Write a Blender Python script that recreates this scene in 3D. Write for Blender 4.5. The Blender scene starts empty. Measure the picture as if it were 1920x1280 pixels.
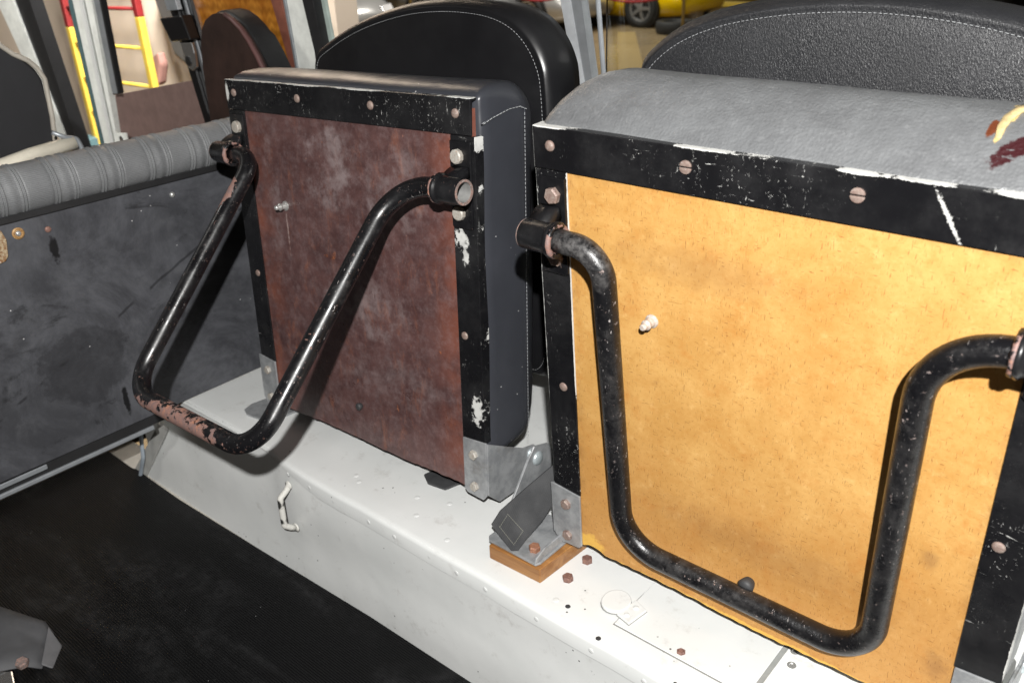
import bpy, bmesh, math, random
from mathutils import Vector, Matrix, Euler
random.seed(7)
S = bpy.context.scene
COL = S.collection
R = math.radians

# ------------------------------------------------------------------ camera
cam = bpy.data.cameras.new('camera'); camo = bpy.data.objects.new('camera', cam); COL.objects.link(camo)
RIGHT = Vector((.76029, .64855, -.03664)); DOWN = Vector((.25947, -.35495, -.89815)); FWD = Vector((-.59551, .67334, -.43817))
CAM = Vector((1.0666, -.589, .8143))
M = Matrix((RIGHT, -DOWN, -FWD)).transposed().to_4x4(); M.translation = CAM
camo.matrix_world = M
cam.sensor_width = 36.0; cam.lens = 36.0 * 1634.33 / 1920
cam.clip_start = .02; cam.clip_end = 200
cam.dof.use_dof = True; cam.dof.focus_distance = .84; cam.dof.aperture_fstop = 10
S.camera = camo

# ------------------------------------------------------------------ light
w = bpy.data.worlds.new('World'); S.world = w; w.use_nodes = True
bg = w.node_tree.nodes['Background']; bg.inputs[0].default_value = (1.0, .84, .66, 1); bg.inputs[1].default_value = .045
# the camera's flash, a small hard source just above the lens
fl = bpy.data.lights.new('flash', 'SPOT'); fl.energy = 118; fl.color = (1, .985, .96); fl.shadow_soft_size = .011
fl.spot_size = R(140); fl.spot_blend = .5
flo = bpy.data.objects.new('flash', fl); COL.objects.link(flo)
flo.location = CAM + RIGHT * .004 - DOWN * .138 - FWD * .31
flo.rotation_euler = (FWD - RIGHT * .12 + DOWN * .08).to_track_quat('-Z', 'Y').to_euler()
def area(name, loc, target, size, energy, color):
    l = bpy.data.lights.new(name, 'AREA'); l.shape = 'RECTANGLE'; l.size, l.size_y = size; l.energy = energy; l.color = color
    o = bpy.data.objects.new(name, l); COL.objects.link(o); o.location = loc
    o.rotation_euler = (Vector(target) - Vector(loc)).to_track_quat('-Z', 'Y').to_euler(); return o
area('garage_or_fill_lamp', (-.7, .50, 2.3), (-2.3, 1.05, .4), (.5, .25), 58, (1, .97, .94)).data.spread = R(75)
area('garage_or_fill_lamp', (-1.3, -.75, 1.7), (-1.0, .32, .5), (.4, .2), 5, (1, .97, .92)).data.spread = R(80)  # added fill to brighten the front pillars, no such lamp in view
area('garage_or_fill_lamp', (-9.5, 11.0, 4.2), (-9.0, 12.5, -1), (4, 1.2), 520, (1, .95, .88))
area('garage_or_fill_lamp', (-4.0, 8.0, 4.2), (-5.0, 9.5, -1), (4, 1.2), 170, (1, .95, .88))
S.view_settings.view_transform = 'Standard'; S.view_settings.look = 'None'; S.view_settings.exposure = 0; S.view_settings.gamma = 1
S.render.engine = 'CYCLES'; S.cycles.use_denoising = True
S.cycles.max_bounces = 8

# ------------------------------------------------------------------ material helper
class G:
    def __init__(s, name):
        s.m = bpy.data.materials.new(name); s.m.use_nodes = True
        s.t = s.m.node_tree; s.b = s.t.nodes['Principled BSDF']; s.tc = None
    def n(s, ty, **kw):
        x = s.t.nodes.new(ty)
        for k, v in kw.items(): setattr(x, k, v)
        return x
    def put(s, node, key, v):
        i = node.inputs[key]
        if isinstance(v, bpy.types.NodeSocket): s.t.links.new(v, i)
        elif isinstance(v, (tuple, list)) and len(v) == 3 and i.type == 'RGBA': i.default_value = (*v, 1)
        else: i.default_value = v
    def co(s, scale=(1, 1, 1), loc=(0, 0, 0), rot=(0, 0, 0)):
        if s.tc is None: s.tc = s.n('ShaderNodeTexCoord')
        mp = s.n('ShaderNodeMapping'); s.t.links.new(s.tc.outputs['Object'], mp.inputs[0])
        mp.inputs['Scale'].default_value = scale; mp.inputs['Location'].default_value = loc; mp.inputs['Rotation'].default_value = rot
        return mp.outputs[0]
    def xyz(s, v=None):
        x = s.n('ShaderNodeSeparateXYZ'); s.t.links.new(v if v is not None else s.co(), x.inputs[0]); return x.outputs
    def noise(s, scale, detail=4, rough=.6, vec=None, dist=0, col=False):
        x = s.n('ShaderNodeTexNoise'); s.put(x, 'Vector', vec if vec is not None else s.co())
        s.put(x, 'Scale', scale); s.put(x, 'Detail', detail); s.put(x, 'Roughness', rough); s.put(x, 'Distortion', dist)
        return x.outputs['Color' if col else 'Fac']
    def vor(s, scale, vec=None, feat='F1', out='Distance', rnd=1):
        x = s.n('ShaderNodeTexVoronoi', feature=feat); s.put(x, 'Vector', vec if vec is not None else s.co()); s.put(x, 'Scale', scale); s.put(x, 'Randomness', rnd)
        return x.outputs[out]
    def wave(s, scale, vec=None, dist=0, axis='X', detail=0):
        x = s.n('ShaderNodeTexWave', bands_direction=axis); s.put(x, 'Vector', vec if vec is not None else s.co()); s.put(x, 'Scale', scale)
        s.put(x, 'Distortion', dist); s.put(x, 'Detail', detail); return x.outputs['Fac']
    def ma(s, op, a, b=0.0, c=0.0, clamp=False):
        x = s.n('ShaderNodeMath', operation=op, use_clamp=clamp)
        for i, v in enumerate((a, b, c)): s.put(x, i, v)
        return x.outputs[0]
    def mr(s, v, a, b, c=0.0, d=1.0):           # smooth map range
        x = s.n('ShaderNodeMapRange', interpolation_type='SMOOTHSTEP')
        for i, q in enumerate((v, a, b, c, d)): s.put(x, i, q)
        return x.outputs[0]
    def mix(s, f, a, b):
        x = s.n('ShaderNodeMix', data_type='RGBA'); s.put(x, 0, f); s.put(x, 6, a); s.put(x, 7, b); return x.outputs[2]
    def mul(s, *v):
        o = v[0]
        for q in v[1:]: o = s.ma('MULTIPLY', o, q)
        return o
    def mx(s, *v):
        o = v[0]
        for q in v[1:]: o = s.ma('MAXIMUM', o, q)
        return o
    def blob(s, c, r, jag=.3, scale=60, axes='XZ', vec=None, edge=.25):  # ragged patch around a point
        x = s.xyz(vec); idx = {'X': 0, 'Y': 1, 'Z': 2}
        d = None
        for a, cc, rr in zip(axes, c, r):
            q = s.ma('DIVIDE', s.ma('SUBTRACT', x[idx[a]], cc), rr); q = s.ma('MULTIPLY', q, q)
            d = q if d is None else s.ma('ADD', d, q)
        d = s.ma('SQRT', d)
        d = s.ma('ADD', d, s.ma('MULTIPLY', s.ma('SUBTRACT', s.noise(scale, 5, .7), .5), jag * 4))
        return s.mr(d, 1 - edge, 1 + edge, 1, 0)
    def bump(s, h, strength=.3, dist=.001, prev=None):
        x = s.n('ShaderNodeBump'); s.put(x, 'Height', h); s.put(x, 'Strength', strength); s.put(x, 'Distance', dist)
        if prev is not None: s.t.links.new(prev, x.inputs['Normal'])
        return x.outputs[0]
    def fin(s, col, rough=.5, metal=0.0, bump=None, spec=None, coat=None):
        s.put(s.b, 'Base Color', col); s.put(s.b, 'Roughness', rough); s.put(s.b, 'Metallic', metal)
        if bump is not None: s.t.links.new(bump, s.b.inputs['Normal'])
        if spec is not None: s.put(s.b, 'Specular IOR Level', spec)
        if coat: s.put(s.b, 'Coat Weight', coat)
        return s.m

def plain(name, col, rough=.5, metal=0.0, var=.12, sc=30, bs=.15, bsc=300, spec=None):
    g = G(name); n = g.noise(sc, 5, .65)
    c = g.mix(g.mr(n, .3, .7), tuple(v * (1 - var) for v in col), tuple(min(1, v * (1 + var)) for v in col))
    return g.fin(c, rough, metal, g.bump(g.noise(bsc, 3), bs, .0004), spec)

def chipped(name, seed, chip=(.55, .55, .53), amount=.5, top=None, right=None, left=None, under=(.32, .13, .09), base=(.006, .006, .007), rough=.24, extra=None, diag=None):
    g = G(name); v = g.co(loc=(seed, seed * .7, seed * .3))
    big = g.mr(g.noise(13, 4, .65, v), .45, .60)                                     # where the scuffing gathers
    fine = g.mr(g.noise(300, 8, .8, g.co(scale=(1, 1, .7), loc=(seed, seed * .7, 0)), .5), .685 - .05 * amount, .70 - .05 * amount)
    s1 = g.mr(g.noise(1, 4, .7, g.co(scale=(420, 420, 60), rot=(0, R(35), 0), loc=(seed, 0, 0)), .6), .665, .69)
    s2 = g.mr(g.noise(1, 4, .7, g.co(scale=(60, 420, 500), rot=(0, R(-20), 0), loc=(0, 0, seed)), .6), .675, .70)
    mask = g.mul(g.mx(fine, s1, s2), big)
    x = g.xyz(); jag = g.ma('SUBTRACT', g.noise(120, 6, .75, v), .5)
    wide = g.noise(11, 2, .5, v)
    def edge(coord, pos, sgn, wd, lo):
        d = g.ma('MULTIPLY', g.ma('SUBTRACT', pos, coord), sgn)
        lim = g.ma('MULTIPLY', g.ma('ADD', g.ma('MULTIPLY', jag, 3.2), g.mr(wide, .32, .7, lo, 1.3)), wd)
        return g.ma('LESS_THAN', d, lim)
    for lst, ax, sg in ((top, 2, 1), (right, 0, 1), (left, 0, -1)):
        if lst: mask = g.mx(mask, edge(x[ax], lst[0], sg, lst[1], lst[2] if len(lst) > 2 else -.9))
    for e in extra or []:
        mask = g.mx(mask, g.blob(e[0], e[1], e[2] if len(e) > 2 else .4, 160))
    if diag:
        (dx, dz), rr_, an = diag; c_, s_ = math.cos(R(an)), math.sin(R(an))
        mask = g.mx(mask, g.blob((dx * c_ + dz * s_, -dx * s_ + dz * c_), rr_, 1.0, 420, 'XZ', g.co(rot=(0, R(an), 0)), .3))
    cc = g.mix(g.mr(g.noise(70, 3, .5, v), .5, .62), chip, tuple(.5 * a + .5 * b for a, b in zip(chip, (.35, .35, .34))))
    dust = g.mr(g.noise(14, 6, .7, v), .40, .8, 0, .035)
    bc = g.mix(dust, base, (.5, .5, .5))
    col = g.mix(mask, bc, cc)
    ro = g.ma('ADD', g.mr(g.noise(25, 5, .6, v), .3, .7, rough - .05, rough + .16), g.mul(mask, .3))
    b = g.bump(g.ma('SUBTRACT', g.mul(g.noise(90, 4), .3), mask), .35, .0006)
    return g.fin(col, ro, 0, b, .4)

def tubepaint(name, seed, rust=None, pits=.4, heavy=0.0, pink=1.0, worn=None):
    g = G(name); v = g.co(loc=(seed, seed, 0))
    n = g.noise(55, 6, .68, v)
    zone = g.mr(g.noise(8, 2, .5, v), .45, .65)
    chips = g.mul(g.mr(g.noise(210, 7, .74, v), .635 - .02 * heavy, .65 - .02 * heavy), g.mx(zone, heavy * .6))
    scr = g.mul(g.mr(g.noise(1, 4, .7, g.co(scale=(700, 160, 160), rot=(0, R(25), 0), loc=(seed, 1, 2))), .655, .675), g.mr(g.noise(14, 3, .6, v), .46, .56))
    tiny = g.mr(g.noise(420, 6, .8, v), .66, .68)
    tiny = g.mul(tiny, g.mr(g.noise(33, 2, .5, v), .6 - .08 * heavy, .62 - .08 * heavy))
    rmask = chips
    for e in rust or []:
        rmask = g.mx(rmask, g.blob(e[0], e[1], e[2] if len(e) > 2 else .35, 75, 'XZ', None, .06))
    rmask = g.ma('MULTIPLY', rmask, g.mr(g.noise(70, 6, .7, g.co(loc=(4, 2, 9))), .36, .39))
    rc = g.mix(g.mr(g.noise(140, 5, .7, v), .35, .68), (.27, .145, .115), (.17, .118, .112))
    rc = g.mix(g.mr(g.noise(60, 4, .7, v), .56, .64), rc, (.36, .17, .11))
    rc = g.mix(pink, (.30, .27, .26), rc)
    col = g.mix(g.mr(n, .55, .85, 0, .05 + heavy * .06), (.005, .005, .006), (.45, .43, .42))
    for e in worn or []: col = g.mix(g.mul(g.blob(e[0], e[1], .5, 50, 'XZ', None, .5), g.mr(g.noise(85, 6, .75, v), .40, .64), e[2]), col, (.26, .25, .245))
    col = g.mix(g.mx(tiny, g.mul(scr, .8)), col, (.42, .39, .38)); col = g.mix(rmask, col, rc)
    ro = g.mr(g.noise(38, 5, .65, v), .3, .72, .20, .30 + .2 * heavy)
    ro = g.ma('ADD', ro, g.mul(rmask, .35))
    h = g.ma('SUBTRACT', g.mul(g.noise(140 + 160 * pits, 5, .7, v), .25 + pits), g.mul(rmask, .8))
    return g.fin(col, ro, 0, g.bump(h, .18 + pits * .6, .0006), .55)

# ------------------------------------------------------------------ mesh helpers
def link(name, me, mat, parent=None, smooth=False):
    o = bpy.data.objects.new(name, me); COL.objects.link(o)
    if mat: me.materials.append(mat)
    if smooth:
        for p in me.polygons: p.use_smooth = True
    if parent is not None: o.parent = parent
    return o
def obj(name, bm, mat, parent=None, smooth=False, angle=None):
    bmesh.ops.recalc_face_normals(bm, faces=bm.faces[:])
    me = bpy.data.meshes.new(name); bm.to_mesh(me); bm.free()
    if angle is not None:
        for p in me.polygons: p.use_smooth = True
        me.set_sharp_from_angle(angle=R(angle)); smooth = False
    return link(name, me, mat, parent, smooth)
def tag(o, label, cat, group=None, kind=None):
    o['label'] = label
    if cat: o['category'] = cat
    if group: o['group'] = group
    if kind: o['kind'] = kind
    return o
def empty(name, loc=(0, 0, 0), mat=None):
    o = bpy.data.objects.new(name, None); COL.objects.link(o); o.empty_display_size = .02
    if mat is not None: o.matrix_basis = mat
    else: o.location = loc
    return o
def box(bm, x0, x1, y0, y1, z0, z1, bev=0, seg=2):
    vs = [bm.verts.new((x, y, z)) for x in (x0, x1) for y in (y0, y1) for z in (z0, z1)]
    fs = [(0, 1, 3, 2), (4, 6, 7, 5), (0, 4, 5, 1), (2, 3, 7, 6), (0, 2, 6, 4), (1, 5, 7, 3)]
    fc = [bm.faces.new([vs[i] for i in f]) for f in fs]
    if bev:
        es = list({e for f in fc for e in f.edges})
        bmesh.ops.bevel(bm, geom=es, offset=bev, segments=seg, affect='EDGES', profile=.5)
    return bm
def nb(): return bmesh.new()
def bx(*a, **k): return box(nb(), *a, **k)
def slab(bm, pts, ext, bev=0):
    """closed prism: polygon pts (3-D) pushed along ext"""
    e = Vector(ext); a = [bm.verts.new(p) for p in pts]; b = [bm.verts.new(Vector(p) + e) for p in pts]
    n = len(pts); fc = [bm.faces.new(a), bm.faces.new(b[::-1])]
    for i in range(n): fc.append(bm.faces.new((a[i], b[i], b[(i + 1) % n], a[(i + 1) % n])))
    if bev:
        es = list({q for f in fc for q in f.edges})
        bmesh.ops.bevel(bm, geom=es, offset=bev, segments=2, affect='EDGES', profile=.5)
    return bm
def fillet(pts, rad, seg=8):
    pts = [Vector(p) for p in pts]; out = [pts[0]]
    for i in range(1, len(pts) - 1):
        r = rad[i - 1] if isinstance(rad, (list, tuple)) else rad
        a, b, c = pts[i - 1], pts[i], pts[i + 1]; u = (a - b).normalized(); v = (c - b).normalized()
        ang = u.angle(v); d = min(r / math.tan(ang / 2), (a - b).length * .49, (c - b).length * .98)
        r2 = d * math.tan(ang / 2); ctr = b + (u + v).normalized() * (r2 / math.sin(ang / 2))
        p0 = b + u * d; p1 = b + v * d
        q0 = p0 - ctr; q1 = p1 - ctr; tot = q0.angle(q1); ax = q0.cross(q1).normalized()
        for k in range(seg + 1):
            out.append(ctr + Matrix.Rotation(tot * k / seg, 3, ax) @ q0)
    out.append(pts[-1]); return out
def tube(bm, pts, r, n=18, caps=True, wob=0.0):
    pts = [Vector(p) for p in pts]; rings = []
    t0 = (pts[1] - pts[0]).normalized(); up = Vector((0, 0, 1)) if abs(t0.z) < .9 else Vector((1, 0, 0))
    u = t0.cross(up).normalized(); pt = t0
    for i, p in enumerate(pts):
        t = (pts[min(i + 1, len(pts) - 1)] - pts[max(i - 1, 0)]).normalized()
        ax = pt.cross(t)
        if ax.length > 1e-7: u = Matrix.Rotation(pt.angle(t), 3, ax.normalized()) @ u
        u = (u - t * u.dot(t)).normalized(); pt = t; v = t.cross(u)
        rr = (r(i / (len(pts) - 1)) if callable(r) else r) * (1 + random.uniform(-wob, wob))
        rings.append([bm.verts.new(p + (u * math.cos(2 * math.pi * k / n) + v * math.sin(2 * math.pi * k / n)) * rr) for k in range(n)])
    for a, b in zip(rings, rings[1:]):
        for k in range(n): bm.faces.new((a[k], a[(k + 1) % n], b[(k + 1) % n], b[k]))
    if caps: bm.faces.new(rings[0][::-1]); bm.faces.new(rings[-1])
    return bm
def revolve(bm, prof, n=20, origin=(0, 0, 0), axis=(0, -1, 0), phase=0.0):
    """prof = [(radius, height along axis)]"""
    q = Vector(axis).normalized().to_track_quat('Z', 'Y').to_matrix(); o = Vector(origin); rings = []
    for r, h in prof:
        if r < 1e-6: rings.append([bm.verts.new(o + q @ Vector((0, 0, h)))])
        else: rings.append([bm.verts.new(o + q @ Vector((r * math.cos(phase + 2 * math.pi * k / n), r * math.sin(phase + 2 * math.pi * k / n), h))) for k in range(n)])
    for a, b in zip(rings, rings[1:]):
        for k in range(n):
            j = (k + 1) % n
            if len(a) == 1 and len(b) == 1: continue
            if len(a) == 1: bm.faces.new((a[0], b[k], b[j]))
            elif len(b) == 1: bm.faces.new((a[k], a[j], b[0]))
            else: bm.faces.new((a[k], a[j], b[j], b[k]))
    return bm
def loft(bm, rings, cap0=True, cap1=True):
    vs = [[bm.verts.new(p) for p in r] for r in rings]; n = len(vs[0])
    for a, b in zip(vs, vs[1:]):
        for k in range(n): bm.faces.new((a[k], a[(k + 1) % n], b[(k + 1) % n], b[k]))
    if cap0: bm.faces.new(vs[0][::-1])
    if cap1: bm.faces.new(vs[-1])
    return bm
def rrect(x0, x1, z0, z1, r, k=8, dense=12):
    """rounded rectangle, counter-clockwise, list of (x, z), long sides subdivided"""
    r = min(r, (x1 - x0) * .49, (z1 - z0) * .49); out = []
    cs = ((x1 - r, z0 + r, -90), (x1 - r, z1 - r, 0), (x0 + r, z1 - r, 90), (x0 + r, z0 + r, 180))
    for i, (cx, cz, a0) in enumerate(cs):
        for j in range(k + 1):
            a = R(a0 + 90 * j / k); out.append((cx + r * math.cos(a), cz + r * math.sin(a)))
        nx = cs[(i + 1) % 4]; a = R(a0 + 90)
        p = out[-1]; q = (nx[0] + r * math.cos(R(nx[2])), nx[1] + r * math.sin(R(nx[2])))
        for j in range(1, dense): out.append((p[0] + (q[0] - p[0]) * j / dense, p[1] + (q[1] - p[1]) * j / dense))
    return out
def stitches(bm, path, pitch, ln, rad):
    path = [Vector(p) for p in path]; acc = 0; nxt = 0
    for a, b in zip(path, path[1:]):
        d = b - a; L = d.length
        if L < 1e-9: continue
        t = d / L; s = t.orthogonal().normalized(); q = t.cross(s)
        while nxt <= acc + L:
            c = a + t * (nxt - acc); tl = t + s * random.uniform(-.12, .12)
            ends = [c - tl * ln / 2, c + tl * ln / 2]
            ra = [[bm.verts.new(e + (s * math.cos(h) + q * math.sin(h)) * rad) for h in (0, 1.57, 3.14, 4.71)] for e in ends]
            for k in range(4): bm.faces.new((ra[0][k], ra[0][(k + 1) % 4], ra[1][(k + 1) % 4], ra[1][k]))
            bm.faces.new(ra[0][::-1]); bm.faces.new(ra[1])
            nxt += pitch * random.uniform(.93, 1.07)
        acc += L
    return bm
def hexbolt(r, h, origin, axis, n=6, phase=.3, washer=0):
    bm = nb()
    if washer: revolve(bm, [(washer, 0), (washer, .0012), (r * .9, .0014)], 20, origin, axis)
    w0 = .0012 if washer else 0
    revolve(bm, [(r, w0), (r, h * .78), (r * .84, h), (0, h * 1.02)], n, origin, axis, phase); return bm
def dome(r, h, origin, axis, n=14, slot=False):
    return revolve(nb(), [(r, 0), (r * .97, h * .35), (r * .8, h * .72), (r * .45, h * .95), (0, h)], n, origin, axis)

# ------------------------------------------------------------------ materials
def m_white(name='white_paint', seed=0, k=1.0):
    g = G(name); v = g.co(loc=(seed, 0, 0))
    n = g.noise(7, 5, .6, v)
    c = g.mix(g.mr(n, .3, .75), (.66 * k, .675 * k, .665 * k), (.73 * k, .74 * k, .73 * k))
    dirt = g.mul(g.mr(g.noise(30, 7, .74, v), .55, .75), .4)
    c = g.mix(dirt, c, (.34, .32, .29))
    sc = g.mul(g.mr(g.noise(1, 3, .6, g.co(scale=(170, 60, 90), loc=(seed, 3, 1)), .4), .74, .76), g.mr(g.noise(6, 2, .5, v), .5, .6))
    sp = g.mul(g.mr(g.vor(75, v), .085, .07), g.mr(g.noise(17, 2, .5, v), .57, .60))
    mk = g.mx(sc, sp); c = g.mix(mk, c, (.06, .065, .06))
    b = g.bump(g.noise(9, 3, .5, v), .35, .004); b = g.bump(g.ma('SUBTRACT', g.mul(g.noise(160, 3), .12), mk), .25, .0005, b)
    return g.fin(c, g.mr(g.noise(20, 4), .3, .7, .30, .45), 0, b, .5)
WHITE = m_white(); WHITE2 = m_white('white_paint_panel', 4.0, 1.1)
def m_galv():
    g = G('galvanised_steel'); v = g.co()
    c = g.mix(g.mr(g.noise(55, 6, .7, v), .35, .65), (.27, .28, .29), (.40, .41, .42))
    c = g.mix(g.mul(g.mr(g.noise(45, 6, .7), .55, .72), .5), c, (.52, .53, .53)); c = g.mix(g.mul(g.mr(g.noise(16, 5, .7), .58, .72), .5), c, (.16, .14, .12))
    return g.fin(c, g.mr(g.noise(30, 4), .3, .7, .36, .55), .45, g.bump(g.noise(70, 5, .6), .25, .0008))
GALV = m_galv()
def m_rust(name, a, b, c):
    g = G(name); k = g.mix(g.mr(g.noise(260, 5, .7), .38, .62), a, b); k = g.mix(g.mr(g.noise(500, 4, .7), .58, .66), k, c)
    return g.fin(k, .55, .15, g.bump(g.noise(420, 5, .7), .5, .0006))
RIVET = m_rust('rusty_rivet', (.20, .135, .115), (.26, .20, .17), (.36, .32, .30))
STEELBOLT = m_rust('dull_steel_bolt', (.34, .31, .27), (.42, .40, .36), (.30, .18, .12))
RUSTBOLT = m_rust('brown_rust_bolt', (.17, .09, .075), (.24, .13, .10), (.30, .20, .16))
PINKRUST = m_rust('pink_primer_rust', (.30, .19, .16), (.17, .14, .13), (.40, .37, .35))
STEELSILVER = plain('bright_steel', (.62, .62, .60), .3, .7)
CHROME = plain('chrome', (.6, .6, .6), .18, .9, .05)
RUBBER = plain('black_rubber', (.012, .012, .013), .55, 0, .2)
GREYRUB = plain('grey_rubber', (.035, .036, .038), .6, 0, .2)
def m_mat():
    g = G('ribbed_rubber'); v = g.co()
    rib = g.wave(105, v, 0, 'Y')
    dust = g.mr(g.noise(1, 5, .65, g.co(scale=(3, 11, 1)), .8), .42, .8)
    sp = g.mul(g.mr(g.vor(120, v), .07, .04), g.mr(g.noise(25, 2), .60, .64))
    c = g.mix(g.mul(dust, g.mr(g.noise(60, 6, .75), .3, .7), .07), (.0022, .0023, .0027), (.5, .5, .52)); c = g.mix(sp, c, (.35, .35, .35))
    return g.fin(c, .5, 0, g.bump(rib, .8, .0012), .22)
MAT = m_mat()
BEIGE = plain('beige_floor_paint', (.50, .47, .42), .5, 0, .1, 20)
def m_maroon():
    g = G('maroon_fibreboard'); v = g.co()
    n1 = g.noise(16, 9, .78, v, .4); n2 = g.noise(1, 8, .78, g.co(scale=(44, 44, 15)), .5); n3 = g.noise(60, 6, .75, v)
    c = g.mix(g.mr(n1, .32, .68), (.056, .026, .025), (.112, .056, .052))
    c = g.mix(g.mul(g.mr(n2, .52, .72), .8), c, (.20, .075, .045)); c = g.mix(g.mul(g.mr(n3, .5, .75), .5), c, (.035, .014, .014))
    x = g.xyz(); edge = g.mx(g.mr(x[0], .12, .185), g.mr(x[0], -.12, -.185)); c = g.mix(g.mul(edge, .55, g.mr(g.noise(14, 4), .35, .6)), c, (.25, .075, .04))
    orange = g.mul(g.mr(g.noise(1, 5, .7, g.co(scale=(40, 40, 24), loc=(3, 0, 7)), .8), .66, .72), .7); c = g.mix(orange, c, (.38, .12, .035))
    cl = g.mr(g.noise(24, 7, .72, g.co(loc=(2.2, 0, 5)), .2), .42, .66)     # dusty hand smears
    zone = g.mx(g.blob((-.025, .345), (.05, .045), .4, 30), g.mul(g.blob((.085, .335), (.05, .05), .4, 30), .7), g.mul(g.blob((.02, .185), (.07, .035), .5, 30), .8), g.mul(g.blob((-.14, .30), (.014, .08), .4, 40), .6), g.mul(g.blob((.06, .10), (.08, .03), .5, 30), .4))
    c = g.mix(g.mul(zone, cl, .5), c, (.34, .29, .29)); drip = g.mul(g.blob((-.1170, .262), (.0012, .022), .9, 160, 'XZ', None, .6), .5); c = g.mix(drip, c, (.45, .36, .33)); c = g.mix(g.mul(g.mr(g.noise(60, 8, .8, g.co(loc=(7, 0, 1))), .42, .72), .24), c, (.33, .26, .265)); sf = g.mul(g.mr(g.noise(1, 5, .7, g.co(scale=(420, 100, 55), rot=(0, R(-38), 0))), .64, .70), g.mr(g.noise(10, 4, .6), .48, .6), .45); c = g.mix(sf, c, (.38, .31, .30))
    gl = g.mul(g.mr(g.noise(1, 5, .7, g.co(scale=(90, 90, 12), loc=(1, 0, 3)), .4), .68, .73), .5); c = g.mix(gl, c, (.42, .34, .33))
    fl = g.mul(g.mr(g.noise(1, 2, .5, g.co(scale=(500, 300, 130), rot=(0, R(50), 0))), .74, .76), g.mr(g.noise(13, 3), .5, .6)); c = g.mix(fl, c, (.42, .20, .13))
    return g.fin(c, g.mr(g.noise(18, 7, .7), .3, .7, .26, .46), 0, g.bump(g.noise(45, 6, .7), .14, .0012), .55)
MAROON = m_maroon()
def m_ochre():
    g = G('ochre_hardboard'); v = g.co()
    n1 = g.noise(14, 9, .75, v, .3); n2 = g.noise(130, 8, .8, v)
    c = g.mix(g.mr(n1, .3, .7), (.45, .235, .062), (.56, .325, .105))
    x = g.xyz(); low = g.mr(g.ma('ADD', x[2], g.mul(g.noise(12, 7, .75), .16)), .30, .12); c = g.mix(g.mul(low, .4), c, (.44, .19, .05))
    c = g.mix(g.mul(g.mr(n2, .46, .72), .5), c, (.40, .18, .036)); c = g.mix(g.mul(g.mr(g.noise(48, 6, .7, g.co(loc=(5, 1, 2))), .55, .72), .4), c, (.68, .43, .17))
    c = g.mix(g.mul(g.mr(g.noise(28, 8, .78, g.co(loc=(3, 8, 4))), .5, .68), .45), c, (.43, .165, .03))
    f1 = g.mr(g.noise(1, 2, .5, g.co(scale=(1100, 300, 150), rot=(0, R(25), 0))), .675, .70)
    f2 = g.mr(g.noise(1, 2, .5, g.co(scale=(150, 300, 1100), rot=(0, R(20), 0), loc=(4, 0, 2))), .675, .70)
    f3 = g.mr(g.noise(1, 2, .5, g.co(scale=(1000, 300, 140), rot=(0, R(-50), 0), loc=(1, 0, 9))), .68, .705)
    c = g.mix(g.mul(g.mx(f1, f2, f3), .6), c, (.17, .065, .016)); f4 = g.mr(g.noise(1, 2, .5, g.co(scale=(900, 300, 170), rot=(0, R(65), 0), loc=(6, 0, 5))), .66, .69); c = g.mix(g.mul(f4, .16), c, (.70, .48, .19))
    st = g.mx(g.mul(g.blob((-.055, .345), (.06, .014), .6, 50, edge=.8), .25), g.mul(g.blob((.02, .095), (.09, .018), .7, 60, edge=.9), .25), g.mul(g.blob((.165, .055), (.008, .013), .7, 110, edge=.8), .4), g.mul(g.blob((.145, .155), (.005, .008), .7, 130, edge=.8), .4))
    c = g.mix(st, c, (.16, .07, .03))
    c = g.mix(g.mul(g.mr(g.noise(20, 6, .7, g.co(loc=(9, 9, 1))), .62, .74), .35), c, (.24, .10, .03))
    gx = g.xyz(); gr = g.mx(g.mr(gx[0], -.168, -.180), g.mr(gx[0], .168, .178), g.mr(gx[2], .395, .405)); c = g.mix(g.mul(gr, g.mr(g.noise(60, 7, .75), .4, .65), .4), c, (.17, .075, .025))
    torn = g.mx(g.blob((-.172, .004), (.02, .014), .4, 90), g.blob((.03, -.001), (.16, .0035), .5, 120)); c = g.mix(g.mul(torn, .8), c, (.70, .42, .08))
    return g.fin(c, .62, 0, g.bump(g.ma('ADD', g.noise(380, 4, .6), g.mul(torn, g.noise(300, 4), 3)), .22, .0006), .3)
OCHRE = m_ochre()
def m_leather(name, col, rough, grain=0.0, specks=0.0, smear=.25, big=0.0, seed=0, spec=.5):
    g = G(name); v = g.co(loc=(seed, 0, 0))
    c = g.mix(g.mul(g.mr(g.noise(9, 5, .65, v), .4, .75), smear), col, tuple(min(1, q * 2.2 + .01) for q in col))
    if specks: c = g.mix(g.mul(g.mr(g.vor(95, v), .075 * specks, .05 * specks), g.mr(g.noise(40, 2, .5, v), .50, .54)), c, (.6, .6, .6))
    b = g.bump(g.noise(24, 3, .5, v), .12, .003)
    if big: b = g.bump(g.noise(7, 3, .5, v), big, .012, b)
    if grain:
        wv = g.noise(1, 3, .6, g.co(scale=(900, 900, 330), rot=(0, R(-32), 0), loc=(seed, 0, 0)), 1.3)
        v2 = g.vor(950, g.co(scale=(1, 1, .6), rot=(0, R(-32), 0)), 'SMOOTH_F1')
        b = g.bump(g.ma('ADD', g.mul(wv, .8), g.mul(v2, .45)), grain, .0010, b)
    else: b = g.bump(g.vor(700, v), .06, .0003, b)
    return g.fin(c, g.mr(g.noise(15, 4, .6, v), .3, .7, rough - .06, rough + .1), 0, b, spec)
NAVY = m_leather('dark_navy_vinyl', (.032, .034, .041), .33, 0, 1.0, .15, big=.35)
BLACKV = m_leather('smooth_black_vinyl', (.0065, .0065, .0075), .36, 0, 0, .1, seed=2, spec=.4)
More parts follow.
